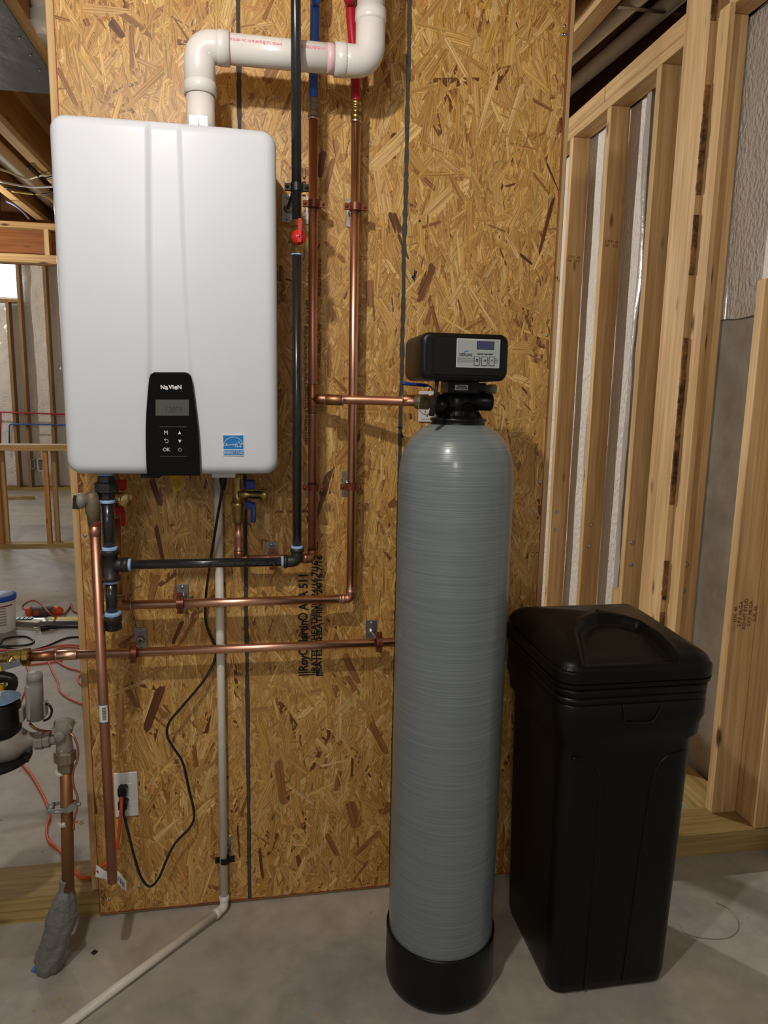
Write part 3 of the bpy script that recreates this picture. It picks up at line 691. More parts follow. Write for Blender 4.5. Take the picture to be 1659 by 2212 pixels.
# energy sticker
SY = HY-.0005+.0035
SY = -.2620
stk_p = px2([(482.5,983.5),(525.5,983.5),(525.5,940),(481.5,940)], SY)
cxs = sum(p[0] for p in stk_p)/4
b = MB(); b.prism_y([(x, z) for x, z in inset(stk_p, -.0012)], SY-.0003, SY+.010); stk = part('sticker', b, white_plastic, heat, 'small square energy label')
b = MB(); b.prism_y(px2([(482.8,970.5),(525.6,970.5),(525.2,940.3),(481.8,940.3)], SY), SY-.0006, SY); part('sticker_field', b, sticker_blue, stk)
b = MB(); b.prism_y(px2([(483.2,983),(525.9,983),(525.7,972.5),(483,972.5)], SY), SY-.0006, SY); part('sticker_field', b, sticker_blue, stk)
q = wy(504.4, 978, SY); text('sticker_lettering', 'ENERGY STAR', .0092, (q.x, SY-.0008, q.z), white_ink, stk, sx=.70)
y0, y1 = SY-.0009, SY-.0004
arc = [(504-22*math.cos(a), 966-22*math.sin(a)) for a in [math.radians(d) for d in range(12, 169, 8)]]
mark(lambda b: b.ribbon(px2(arc, SY), .0011, y0, y1), 'sticker_arc', stk)
star = [(516+ (7.6 if k%2==0 else 3.2)*math.sin(PI*k/5), 960.5-(7.6 if k%2==0 else 3.2)*math.cos(PI*k/5)) for k in range(10)]
mark(lambda b: b.ribbon(px2(star, SY), .0009, y0, y1, closed=True), 'sticker_star', stk)
scr = [(483,963),(488,961.5),(491,958.5),(489,957.5),(487.5,960.5),(489.5,963),(493,960.5),(493.5,963),(495.5,960),(497,962.5),(498.5,959.5),(500.5,961.5),(501.5,959),(502.5,961),(505,958.5),(504,961.5),(505.5,960.5),(504.5,965),(503,967),(506,962),(508.5,958.5),(508.5,961),(510,960),(508,965.5)]
mark(lambda b: b.ribbon(px2(scr, SY), .0009, y0, y1), 'sticker_script', stk)
# collar on top and odd bits under it
q = wy(434, 262, -.14)
b = MB(); b.steps((q.x, -.14, HZ1-.01), (q.x, -.14, HZ1+.022), [(0, .050), (.7, .050), (1, .040)], 30); part('vent_collar', b, blk_plastic, heat)
b = MB(); b.box((q.x-.020, -.198, HZ1+.002), (q.x-.001, -.190, HZ1+.034)); b.box((q.x+.001, -.198, HZ1+.002), (q.x+.018, -.190, HZ1+.034)); part('collar_clip', b, white_plastic, heat)
q2 = wy(484, 271, -.20); b = MB(); b.box((q2.x-.010, -.20, HZ1-.006), (q2.x+.010, -.17, HZ1+.012)); part('warning_tag', b, mat('yellow_label', (.75, .6, .02), .5), heat)
def under(u0, u1, v0, v1, y, th, m_, nm, par=heat):
    a, c = wy(u0, v0, y), wy(u1, v1, y); b = MB(); b.box((a.x, y, c.z), (c.x, y+th, a.z), bev=.001); return part(nm, b, m_, par)
under(457, 508, 1017, 1032, -.20, .06, white_plastic, 'drain_fitting')
under(304, 345, 1020, 1033, -.22, .05, blk_plastic, 'intake_cover')
# yellow tag hanging under the heater
b = MB()
b.grid(lambda s, t: (lambda p: (p.x, p.y+.006*math.sin(3*s+2*t), p.z))(wy(364+s*30+t*12+s*t*(-3), 1022+t*45-s*t*12-s*8*t, -.12)), 6, 8); part('hanging_tag', b, yellow_paper, heat)
b = MB(); 
for k in range(3): b.ribbon(px2([(374+5*k, 1034), (381+5*k, 1054-3*k)], -.128), .0008, -.1325, -.1322)
part('tag_lettering', b, ink_black, heat)

# ================================================================== WHITE VENT PIPE
YV = -.14
A = wy(434, 262, YV); c1 = wy(434, 118, YV); c2 = wy(801, 113, YV); x1, x2 = A.x, wy(801, 20, YV).x
zh = (wy(520, 122, YV).z+wy(715, 114, YV).z)/2
vent = thing('vent_pipe', 'white plastic vent pipe leaving the heater top and bending twice', 'pipe', (x1, YV, 1.97))
RP = .0302
z1 = wy(434, 205, YV).z; xa = wy(462, 120, YV).x; xb = wy(752, 113, YV).x; z2 = wy(800, 30, YV).z
b = MB(); b.cyl((x1, YV, HZ1-.01), (x1, YV, z1), RP, 28); part('pipe_section', b, pvc, vent)
hp = MB(); hp.cyl((xa, YV, zh), (xb, YV, zh), RP, 28); hpo = part('pipe_section', hp, pvc, vent)
b = MB(); b.cyl((x2, YV, z2), (x2, YV, 2.79), RP, 28); part('pipe_section', b, pvc, vent)
def elbow(p_in, corner, p_out, r, rad, mt, par, hub=.028, hubr=1.14, name='elbow', seg=28):
    P = fillet([p_in, corner, p_out], rad, 12); b = MB(); b.tube(P, r*1.09, seg)
    for a, c in ((Vector(p_in), Vector(corner)), (Vector(p_out), Vector(corner))):
        d = (c-a).normalized(); b.steps(a, a+d*hub, [(0, r*1.02), (.02, r*hubr), (.78, r*hubr*1.015), (1, r*1.08)], seg)
    return part(name, b, mt, par)
elbow((x1, YV, wy(434, 206, YV).z-.002), (x1, YV, zh), (wy(497, 120, YV).x, YV, zh), RP, .055, pvc, vent)
elbow((wy(722, 113, YV).x, YV, zh), (x2, YV, zh), (x2, YV, wy(800, 22, YV).z), RP, .062, pvc, vent)
for (u0, u1, t) in ((497.2, 498.2, pink_ink), (706, 720, primer)):
    b = MB(); b.cyl((wy(u0, 120, YV).x, YV, zh), (wy(u1, 120, YV).x, YV, zh), RP+.0003, 28); part('primer_ring', b, t, vent)
b = MB(); b.cyl((x2, YV, wy(800, 6, YV).z), (x2, YV, wy(800, 1, YV).z), RP+.0003, 28); part('primer_ring', b, primer, vent)
# print wraps the pipe: flat letters bent on the cylinder
for body, u, v, w in (('PW D-2665  PVC 1120 PR 280 PSI @ 23°C  NSF.pw-G', 552, 108, 112), ('D-1785-2 NSF 2-11-1', 676, 106, 52)):
    q = wy(u, v, YV-RP); o = text('pipe_lettering', body, .0085, (q.x, 0, 0), pink_ink, vent, depth=0, bold=.0001)
    xsz = [vv.co.x for vv in o.data.vertices]; L = max(xsz)-min(xsz); want = w/ (F_/1.52)*1.0; mid = (max(xsz)+min(xsz))/2; oy, oz = ORG[vent.name][1:]
    a0 = .22
    for vv in o.data.vertices:
        h = vv.co.z+oz; a = a0+h/RP; vv.co.x = mid+(vv.co.x-mid)*want/L
        vv.co.y = YV-(RP+.0004)*math.cos(a)-oy; vv.co.z = zh+(RP+.0004)*math.sin(a)-oz

# ================================================================== BLACK IRON GAS LINE
YG = -.20; RG = .0107
gx = wy(641, 405, YG).x; gzh = 1.044; gxl = wy(238, 1222, YG).x
gas = thing('gas_pipe', 'black iron gas pipe with red valve, elbow, tee and drip leg', 'pipe', (gx, YG, 1.03))
def cylp(a, c, r, m_, nm, par, seg=24): b = MB(); b.cyl(a, c, r, seg); return part(nm, b, m_, par)
zvt, zvb = wy(643, 481, YG).z, wy(645, 545, YG).z
cylp((gx, YG, zvt), (gx-.004, YG, 2.79), RG, iron, 'pipe_section', gas)
cylp((gx, YG, gzh+.03), (gx, YG, zvb), RG, iron, 'pipe_section', gas)
cylp((gxl+.03, YG, gzh), (gx-.03, YG, gzh), RG, iron, 'pipe_section', gas)
b = MB(); b.steps((gx, YG, zvb-.004), (gx, YG, zvt+.004), [(0, .0145), (.18, .0145), (.2, .011), (.3, .013), (.4, .018), (.6, .018), (.7, .013), (.8, .011), (.82, .0145), (1, .0145)], 6, smooth=False); vb = part('gas_valve', b, brass, gas, 'brass ball valve with round red handle')
q = wy(645, 512, YG-.03); b = MB(); b.steps((q.x, YG-.012, q.z), (q.x, YG-.034, q.z), [(0, .006), (.3, .006), (.32, .0148), (1, .0150)], 26); hd = part('handle', b, red_plastic, vb)
b = MB(); b.prism_y([(q.x-.0035, q.z-.012), (q.x+.0055, q.z-.012), (q.x+.0065, q.z+.036), (q.x-.001, q.z+.037)], YG-.040, YG-.034); part('lever', b, red_plastic, vb)
b = MB(); b.steps((q.x, YG-.0425, q.z), (q.x, YG-.040, q.z), [(0, .0018), (1, .0026)], 10); part('handle_screw', b, galv, vb)
def ringp(p, d, r, h, m_, par, nm='sealant_ring'):
    p = Vector(p); d = Vector(d); b = MB(); n = 7; prof = [(i/(n-1), r*(1+.04*rnd.random()) if 0 < i < n-1 else r*.93) for i in range(n)]
    b.steps(p-d*h/2, p+d*h/2, prof, 26); return part(nm, b, m_, par)
ringp((gx, YG, zvb-.004), (0,0,1), .0125, .006, tape_blue, gas)
# elbow bottom
elbow((gx, YG, gzh+.032), (gx, YG, gzh), (gx-.032, YG, gzh), .0125, .020, iron_fit, gas, hub=.010, hubr=1.28, seg=24)
ringp((gx, YG, gzh+.0345), (0,0,1), .0135, .007, tape_blue, gas); ringp((gx-.0345, YG, gzh), (1,0,0), .0130, .006, tape_blue, gas)
# tee and drip leg (3/4 inch)
R3 = .0134
b = MB(); b.steps((gxl, YG, gzh-.036), (gxl, YG, gzh+.036), [(0, .020), (.02, .0215), (.14, .0215), (.17, .0175), (.83, .0175), (.86, .0215), (.98, .0215), (1, .020)], 28)
b.steps((gxl+.004, YG, gzh), (gxl+.040, YG, gzh), [(0, .0165), (.55, .015), (.6, .0145), (.62, .0172), (.97, .0172), (1, .0155)], 24); part('tee', b, iron_fit, gas)
ringp((gxl+.0425, YG, gzh), (1,0,0), .0135, .007, tape_blue, gas)
ringp((gxl, YG, gzh+.0385), (0,0,1), .0172, .009, tape_blue, gas); ringp((gxl, YG, gzh-.038), (0,0,1), .0165, .008, tape_blue, gas)
zc = wy(241, 1335, YG).z; zc2 = wy(242, 1360, YG).z
cylp((gxl, YG, zc+.006), (gxl, YG, gzh-.036), R3, iron, 'pipe_section', gas)
b = MB(); b.steps((gxl, YG, zc2), (gxl, YG, zc+.008), [(0, .0165), (.04, .0188), (.55, .0192), (.58, .0205), (.95, .0208), (1, .018)], 26)
for k in range(8):
    a = 2*PI*k/8; b.obox((gxl+.0192*math.cos(a), YG+.0192*math.sin(a), zc2+.003), (gxl+.0192*math.cos(a), YG+.0192*math.sin(a), zc2+.014), .0022, .0035, side=(math.cos(a), math.sin(a), 0))
part('end_cap', b, iron_fit, gas)
ringp((gxl, YG, zc+.0105), (0,0,1), .0190, .009, tape_blue, gas)
zu0, zu1 = wy(231, 1080, YG).z, wy(230, 1028, YG).z
cylp((gxl, YG, gzh+.036), (gxl, YG, zu0), R3, iron, 'pipe_section', gas)
b = MB(); H = zu1-zu0; b.steps((gxl, YG, zu0), (gxl, YG, zu1), [(0, .0150), (.02, .0172), (.30, .0172), (.34, .0205), (.35, .0255), (.73, .0255), (.76, .0195), (.98, .0180), (1, .016)], 8, smooth=False); part('union', b, iron_fit, gas)
ringp((gxl, YG, zu0-.003), (0,0,1), .0165, .008, tape_blue, gas)
cylp((gxl, YG, zu1), (gxl, YG, HZ0+.005), .012, galv, 'nipple', gas); ringp((gxl, YG, zu1+.005), (0,0,1), .0150, .009, tape_blue, gas)
t = text('pipe_lettering', 'GAS  A53/MTR  INS  YW-OSL/MJ-W', .010, (wy(520, 1218, YG).x, YG-RG-.0002, gzh-.001), mat('faint_grey_ink', (.06, .06, .06), .6), gas, depth=.0001, sx=1.25)

# ================================================================== COPPER LINES
cold = thing('cold_water_line', 'copper water line with blue plastic tube on top and branch to the softener', 'pipe', (.577, YC, 1.03))
xc = .577; zj = wy(676, 222, YC).z; zt = wy(677, 862, YC).z; zb = wy(675, 1206, YC).z
P = smooth([(xc, YC, zj), wy(677, 180, YC), wy(680, 60, YC), wy(681, 0, YC), wy(683, -40, YC-.02), (xc+.02, -.03, 2.79)], 6)
b = MB(); b.tube(P, .0112, 20); part('plastic_tube', b, pex_blue, cold)
def crimp(x, z, par, rt_=0):
    b = MB(); b.steps((x, YC, z-.028), (x, YC, z+.014), [(0, .0128), (.3, .0128), (.33, .0108), (.5, .0108), (.55, .0145), (.62, .0145), (.66, .0118), (.78, .0118), (.8, .0130), (.9, .0130), (1, .0118)], 22); part('crimp_fitting', b, bronze if not rt_ else brass, par)
    ringp((x, YC, z-.031), (0,0,1), .0132, .004, solder, par, 'solder_ring')
crimp(xc, zj-.004, cold)
def coupling(p, d, L, par, r=.0128, m_=copper_dark, rings=True):
    p = Vector(p); d = Vector(d); b = MB(); b.steps(p-d*L/2, p+d*L/2, [(0, r*.92), (.03, r), (.97, r), (1, r*.92)], 22); part('coupling', b, m_, par)
    if rings:
        for s in (-1, 1): ringp(p+d*(L/2+.0008)*s, d, r*.985, .0022, solder, par, 'solder_ring')
cylp((xc, YC, zb+.01), (xc, YC, zj-.030), RC, copper_dull, 'pipe_section', cold)
coupling((xc, YC, zt), (0,0,1), .075, cold)
b = MB(); b.steps((xc, YC, zt), (xc+.045, YC-.012, zt), [(0, .0128), (.5, .0128), (.97, .0130), (1, .012)], 22); part('tee', b, copper_dark, cold)
pe = wy(905, 868, -.155)
P = fillet([(xc+.015, YC-.004, zt), (xc+.12, -.10, zt), (pe.x-.03, -.150, pe.z), (pe.x, -.155, pe.z)], .03)
b = MB(); b.tube(P, RC, 20); part('pipe_section', b, copper_dull, cold)
for u in (722, 887):
    q = wy(u, 864, -.11 if u < 800 else -.148); coupling((q.x, q.y, q.z), ((1, -.25, 0) if u < 800 else (1, -.05, 0)), .040, cold, r=.0129, m_=copper_dark)
q = wy(587, 1206, YC)
cylp((wy(517, 1206, YC).x, YC, zb), (xc-.01, YC, zb), RC, copper_dull, 'pipe_section', cold)
elbow((xc, YC, zb+.024), (xc, YC, zb), (xc-.024, YC, zb), RC, .014, copper_dark, cold, hub=.012, hubr=1.14, seg=22)
xd = wy(516, 1150, YC).x
elbow((xd, YC, zb+.024), (xd, YC, zb), (xd+.024, YC, zb), RC, .014, copper_dark, cold, hub=.012, hubr=1.14, seg=22)
cylp((xd, YC, zb+.02), (xd, YC, wy(516, 1125, YC).z), RC, copper, 'pipe_section', cold); ringp((xd, YC, zb+.027), (0,0,1), .0125, .003, solder, cold, 'solder_ring')

hot = thing('hot_water_line', 'shiny copper hot water line with red plastic tube on top, elbow low down', 'pipe', (.677, YC, .90))
xh = .677; zj = wy(768, 228, YC).z; zl = .909
P = smooth([(xh, YC, zj), wy(768, 190, YC), wy(765, 120, YC), wy(759, 50, YC), wy(756, 0, YC), wy(752, -40, YC-.02), (xh-.03, -.03, 2.79)], 6)
b = MB(); b.tube(P, .0112, 20); part('plastic_tube', b, pex_red, hot); crimp(xh, zj-.004, hot, 1)
cylp((xh, YC, zl+.015), (xh, YC, zj-.030), RC, copper, 'pipe_section', hot, 28)
xl = wy(257, 1300, YC).x
cylp((xl+.015, YC, zl), (xh-.015, YC, zl), RC, copper, 'pipe_section', hot, 28)
elbow((xh, YC, zl+.026), (xh, YC, zl), (xh-.026, YC, zl), RC, .015, copper_dull, hot, hub=.012, hubr=1.12, seg=22)
elbow((xl, YC, zl+.026), (xl, YC, zl), (xl+.026, YC, zl), RC, .015, copper_dark, hot, hub=.012, hubr=1.12, seg=22)
for p, d in (((xh, YC, zl+.028), (0,0,1)), ((xh-.028, YC, zl), (1,0,0)), ((xl+.028, YC, zl), (1,0,0)), ((xl, YC, zl+.028), (0,0,1))): ringp(p, d, .0124, .003, solder, hot, 'solder_ring')
cylp((xl, YC, zl+.02), (xl, YC, wy(256, 1120, YC).z), RC, copper_dull, 'pipe_section', hot)

main = thing('supply_line', 'lowest horizontal copper pipe with brass lever valve at its left end', 'pipe', (.3, YC, .77))
z0m = .785
cylp((wy(164, 1416, YC).x, YC, z0m), (.93, YC, z0m), RC, copper, 'pipe_section', main, 28)
coupling((wy(144, 1417, YC).x, YC, z0m), (1,0,0), .045, main, r=.0128, m_=copper)
cylp((wy(60, 1420, YC).x, YC, z0m), (wy(125, 1418, YC).x, YC, z0m), .0120, copper_dark, 'pipe_section', main)
xv0, xv1 = wy(0, 1425, YC).x, wy(66, 1420, YC).x
b = MB(); b.steps((xv0-.01, YC, z0m), (xv1, YC, z0m), [(0, .0125), (.25, .0125), (.3, .0150), (.38, .0155), (.42, .0195), (.78, .0200), (.82, .0225), (.97, .0225), (1, .014)], 12, smooth=False); bv = part('ball_valve', b, brass, main, 'brass ball valve with steel lever')
b = MB(); q = wy(22, 1428, YC-.03); b.steps((q.x, YC-.012, q.z), (q.x, YC-.036, q.z), [(0, .009), (.6, .009), (.62, .006), (1, .006)], 12); part('stem_nut', b, brass_bright, bv)
a, c = wy(44, 1430, YC-.032), wy(2, 1441, YC-.032); b = MB(); b.obox((a.x, YC-.033, a.z), (c.x, YC-.036, c.z), .017, .003, side=(0,0,1)); part('lever', b, galv, bv)
a, c = wy(3, 1440, YC-.034), wy(-60, 1455, YC-.034); b = MB(); b.obox((a.x, YC-.036, a.z), (c.x, YC-.040, c.z), .018, .008, side=(0,0,1)); part('lever_grip', b, yellow_tool, bv)
cylp((xv0-.6, YC, z0m), (xv0-.005, YC, z0m), RC, copper_dark, 'pipe_section', main)
# behind the tank it turns up to the softener valve
zup = 1.405
cylp((.955, YC, z0m+.02), (.955, YC, zup), RC, copper_dull, 'pipe_section', main)
elbow((.929, YC, z0m), (.955, YC, z0m), (.955, YC, z0m+.026), RC, .015, copper_dark, main, hub=.012, hubr=1.12, seg=20)
elbow((.955, YC, zup-.02), (.955, YC, zup+.015), (.955, YC-.10, zup+.015), RC, .015, copper_dark, main, hub=.012, hubr=1.12, seg=20)

# relief valve and its discharge pipe
YR = -.215
xr = wy(204, 1130, YR).x; xrb = wy(243, 1900, YR).x
rel = thing('relief_valve', 'bronze pressure relief valve with long copper discharge pipe beside the gas pipe', 'valve', (xr, YR, .30))
zt = wy(202, 1125, YR).z; zbm = wy(243, 1905, YR).z
cylp((xrb, YR, zbm), (xr, YR, zt), .0115, copper_dull, 'discharge_pipe', rel, 24)
q = wy(192, 1085, YR); q.x = wy(193, 1085, YR).x
qx, qz = wy(197, 1080, YR).x, wy(197, 1080, YR).z
b = MB(); b.steps((xr, YR, zt-.008), (qx, YR, qz+.019), [(0, .0135), (.28, .0140), (.32, .0158), (.80, .0162), (.92, .0140), (1, .009)], 18)
b.steps((qx, YR, qz), (qx+.010, YR+.06, qz+.002), [(0, .015), (.5, .015), (1, .013)], 12); body = part('valve_body', b, bronze, rel)
b = MB(); b.steps((qx-.030, YR-.012, qz-.001), (qx-.006, YR-.002, qz), [(0, .008), (.12, .0165), (.55, .0180), (.62, .0140), (1, .014)], 22); part('bonnet', b, meter_metal, body)
p0 = Vector((qx-.030, YR-.012, qz)); a = wy(166, 1076, YR-.015); c = wy(163, 1100, YR-.018)
b = MB(); b.obox(p0, a, .009, .010); b.obox((a.x, a.y, a.z+.006), c, .012, .007, side=(1,0,0)); part('test_lever', b, blk_metal, body)
b = MB(); b.steps((xr, YR, zt-.012), (xr, YR, zt), [(0, .0125), (.1, .0135), (1, .0135)], 20); part('pipe_adapter', b, mat('red_brown_paste', (.22, .03, .015), .5), rel)
b = MB(); b.steps((xr, YR, wy(207, 1140, YR).z-.018), (xr, YR, zt-.010), [(0, .0118), (.05, .0130), (1, .0130)], 20); part('pipe_adapter', b, copper_dull, rel)
# barcode label wrapped on the pipe
za, zb_ = wy(225, 1518, YR).z, wy(225, 1558, YR).z
xlb = wy(225, 1538, YR).x
def wrap(z0, z1, a0, a1, r, x=xlb, y=YR):
    b = MB(); b.grid(lambda s, t: (x+r*math.sin(a0+(a1-a0)*s), y-r*math.cos(a0+(a1-a0)*s), z0+(z1-z0)*t), 8, 1); return b
lb = part('barcode_label', wrap(zb_, za, -.9, .9, .0119), paper, rel)
part('label_border', wrap(zb_, zb_+.0022, -.9, .9, .01205), ink_navy, lb); part('label_border', wrap(za-.0022, za, -.9, .9, .01205), ink_navy, lb)
b = MB(); k = zb_+.008
while k < za-.008: b.v, b.f, b.sm = b.v, b.f, b.sm; t_ = rnd.uniform(.0005, .0013); w_ = wrap(k, k+t_, -.15, .55, .01210); b.add(w_.v, w_.f, True); k += t_+rnd.uniform(.0005, .001)
part('barcode', b, ink_black, lb)

# service valves under the heater
def service(nm, label, x, yv, ztop, zbot, hm, cap_dir, capu, m_):
    t = thing(nm, label, 'valve', (x, yv, zbot))
    H = ztop-zbot; b = MB(); b.steps((x, yv, zbot), (x, yv, ztop), [(0, .0135), (.08, .0150), (.28, .0165), (.30, .0190), (.36, .0190), (.38, .0150), (.55, .0130), (.75, .0135), (1, .0135)], 16); part('valve_body', b, m_, t)
    return t
hzv = wy(258, 1118, YC).z
hs = service('service_valve', 'hot side brass service valve with red handles, left under the heater', xl, YC-.01, HZ0, hzv, None, 0, 0, brass)
q = wy(268, 1076, YC-.05); b = MB(); b.steps((xl, YC-.01, q.z), (q.x+.004, YC-.055, q.z-.003), [(0, .0105), (.5, .0105), (.55, .0135), (.7, .0135), (.72, .0150), (1, .0150)], 22); port = part('drain_port', b, brass, hs)
b = MB(); e = Vector((q.x+.004, YC-.055, q.z-.003)); d = (e-Vector((xl, YC-.01, q.z))).normalized(); b.steps(e-d*.004, e+d*.008, [(0, .0165), (.2, .0172), (.9, .0172), (1, .0155)], 24); part('port_cap', b, brass_bright, port)
for (u, v, u0, v0, u1, v1) in ((262, 1045, 252, 1036, 273, 1058), (262, 1100, 249, 1094, 268, 1110)):
    a, c = wy(u0, v0, YC-.03), wy(u1, v1, YC-.03); b = MB(); b.box((a.x, YC-.045, c.z), (c.x, YC-.02, a.z), bev=.003); h = part('handle', b, red_plastic, hs)
a, c = wy(260, 1103, YC-.04), wy(269, 1136, YC-.04); b = MB(); b.box((a.x, YC-.048, c.z), (c.x+.003, YC-.034, a.z), bev=.002); part('handle', b, red_plastic, hs)
czv = wy(516, 1127, YC).z
cs_ = service('service_valve', 'cold side brass service valve with blue handles, right under the heater', xd, YC-.01, HZ0, czv, None, 0, 0, brass)
q0, q1 = wy(524, 1069, YC-.03), wy(578, 1069, YC-.03); b = MB(); b.steps((xd, YC-.02, q0.z), (q1.x, YC-.03, q1.z), [(0, .0095), (.30, .0105), (.45, .0085), (.5, .011), (.75, .011), (.78, .0155), (.98, .0155), (1, .0145)], 20); port = part('drain_port', b, brass, cs_)
for (u0, v0, u1, v1) in ((531, 1036, 552, 1055), (541, 1085, 553, 1127), (530, 1082, 545, 1098)):
    a, c = wy(u0, v0, YC-.03), wy(u1, v1, YC-.03); b = MB(); b.box((a.x, YC-.045, c.z), (c.x, YC-.025, a.z), bev=.0025); part('handle', b, blue_plastic, cs_)
P = smooth([wy(526, 1050, YC-.03), wy(530, 1058, YC-.05), wy(548, 1059, YC-.055), (q1.x-.008, YC-.05, q1.z+.014), (q1.x-.001, YC-.045, q1.z+.006)], 5); b = MB(); b.tube(P, .0011, 6); part('cap_strap', b, mat('pale_strap', (.25, .2, .12), .5), port)
q = wy(549, 1105, YC-.047); text('handle_lettering', 'IsoValve', .008, (q.x, YC-.0455, q.z), mat('pale_blue_ink', (.15, .2, .45), .6), cs_, rot=(PI/2, PI/2, 0))

# white drain pipe: down the wall, elbow, then out over the floor
YD = -.028; xd0 = wy(471, 1040, YD).x; xd1 = wy(484, 1930, YD).x; RD = .0107
drain = thing('drain_pipe', 'thin white drain pipe running down the board then out across the floor', 'pipe', (xd1, YD, 0))
cylp((xd1, YD, .05), (xd0, YD, HZ0+.02), RD, pvc_drain, 'pipe_section', drain)
e0 = fz(468, 1972, .020); e1 = fz(120, 2232, .012)
b = MB(); b.cyl(e0, (e1.x, e1.y, .0115), RD, 22); part('pipe_section', b, pvc_drain, drain)
kx = Vector((xd1, YD-.004, .020)); d = (Vector((e0.x, e0.y, .019))-kx).normalized()
elbow((xd1, YD, .052), kx, kx+d*.036, RD, .012, pvc, drain, hub=.016, hubr=1.22, seg=22)
b = MB(); b.steps((xd0, YD, HZ0-.03), (xd0, YD, HZ0+.01), [(0, .013), (.1, .0135), (1, .0135)], 20); part('coupling', b, pvc, drain)
# ================================================================== OUTLETS AND CORDS
def duplex(u0, v0, u1, v1, label):
    a, c = wy(u0, v0, -.004), wy(u1, v1, -.004); t = thing('outlet_plate', label, 'outlet', ((a.x+c.x)/2, -.001, c.z))
    b = MB(); b.box((a.x, -.0062, c.z), (c.x, -.0014, a.z), bev=.0018); pl = part('cover_plate', b, white_plastic, t)
    xm, zm = (a.x+c.x)/2, (a.z+c.z)/2; b = MB(); b.box((xm-.0165, -.0078, zm-.0335), (xm+.0165, -.006, zm+.0335), bev=.001); part('receptacle', b, white_plastic, t)
    for s in (-1, 1):
        b = MB(); b.steps((xm, -.0070, zm+s*.0485), (xm, -.006, zm+s*.0485), [(0, .002), (.5, .003), (1, .003)], 10); part('screw', b, white_plastic, t)
    for s in (-1, 1):
        for dx, hh in ((-.0055, .0075), (.0055, .006)):
            b = MB(); b.box((xm+dx-.0009, -.0081, zm+s*.019+.002), (xm+dx+.0009, -.0077, zm+s*.019+.002+hh)); part('slot', b, ink_black, t)
        b = MB(); b.steps((xm, -.0081, zm+s*.019-.005), (xm, -.0077, zm+s*.019-.005), [(0, .002), (1, .002)], 10); part('slot', b, ink_black, t)
    return t, xm, zm
ot, oxm, ozm = duplex(245, 1670, 300, 1761, 'white outlet plate with two cords plugged in, low on the board')
duplex(905, 845, 940, 912, 'white outlet plate behind the softener valve head')
def plug(p, m_, nm='plug'): 
    b = MB(); b.box((p.x-.011, -.034, p.z-.012), (p.x+.011, -.0082, p.z+.013), bev=.003); b.steps((p.x-.001, -.026, p.z-.010), (p.x-.001, -.030, p.z-.026), [(0, .008), (1, .0055)], 12); return b
pc = thing('power_cord', 'black heater power cord hanging in a loop from heater to outlet', 'cord', (.25, -.04, .1))
p1 = wy(266, 1737, -.02); part('plug', plug(p1, 0), blk_plastic, pc)
pts = [(481,1022,-.17),(479,1062,-.16),(471,1110,-.13),(462,1165,-.09),(453,1225,-.06),(445,1285,-.03),(444,1340,-.018),(455,1375,-.014),(466,1400,-.012),(462,1430,-.02),(438,1473,-.035),(392,1528,-.045),(366,1560,-.05),(361,1588,-.05),(374,1614,-.05),(395,1648,-.045),(408,1705,-.04),(419,1755,-.04),(412,1785,-.04),(378,1822,-.045),(358,1862,-.05),(343,1897,-.055),(324,1915,-.055),(306,1897,-.055),(290,1850,-.05),(275,1790,-.04),(266,1753,-.03)]
b = MB(); b.tube(smooth([wy(*q) for q in pts], 6), .0034, 10); part('cord', b, rubber, pc)
b = MB(); q = wy(481, 1040, -.17); b.steps((q.x+.001, -.17, q.z-.020), (q.x+.001, -.17, HZ0), [(0, .0045), (.4, .0085), (1, .0105)], 12); part('strain_relief', b, blk_plastic, pc)

oc = thing('extension_cord', 'orange extension cord from outlet, lying over the bottom plate', 'cord', (.05, .05, .076))
p2 = wy(265, 1708, -.02); part('plug', plug(p2, 0), blk_plastic, oc)
P = [(263,1720,-.03),(262,1745,-.045),(259,1780,-.05),(255,1815,-.045),(250,1835,-.035),(235,1858,-.02),(212,1880,-.012)]
P = [wy(*q) for q in P]+[fz(196, 1893, .084), fz(180, 1896, .081), fz(165, 1886, .081), fz(152, 1868, .082), Vector((-.115,.19,.03)), fz(130, 1838, .006), fz(108, 1820, .006), fz(101, 1803, .006), fz(101, 1785, .006), fz(107, 1762, .006), fz(100, 1735, .006), fz(86, 1705, .006), fz(68, 1675, .006), fz(45, 1645, .006), fz(34, 1618, .006), fz(27, 1590, .006), fz(30, 1560, .006), fz(43, 1518, .006), fz(58, 1478, .006), fz(63, 1455, .006), fz(56, 1436, .006)]
b = MB(); b.tube(smooth(P, 6), .0045, 10); part('cord', b, orange_cord, oc)
# hang tag on the cord
def tg(s, t):
    p = wy(208+s*66, 1868+s*30+t*20-(s*t)*2, -.05); return (p.x, p.y-.008*math.sin(s*7+t)-.004*t, p.z+.003*math.sin(s*11))
b = MB(); b.grid(tg, 16, 4); tg_o = part('cord_tag', b, paper, oc)
b = MB()
for k in range(9):
    s = .72+.028*k; a, c = tg(s, .35), tg(s, .85); b.obox((a[0], a[1]-.0012, a[2]), (c[0], c[1]-.0012, c[2]), .0006+.0008*(k%3 == 0), .0003, side=(1,0,0))
part('barcode', b, ink_black, tg_o)
b = MB(); b.obox(tuple(Vector(tg(.04, .4))-Vector((0,.0015,0))), tuple(Vector(tg(.10, .55))-Vector((0,.0015,0))), .006, .0003); part('tag_spot', b, red_plastic, tg_o)

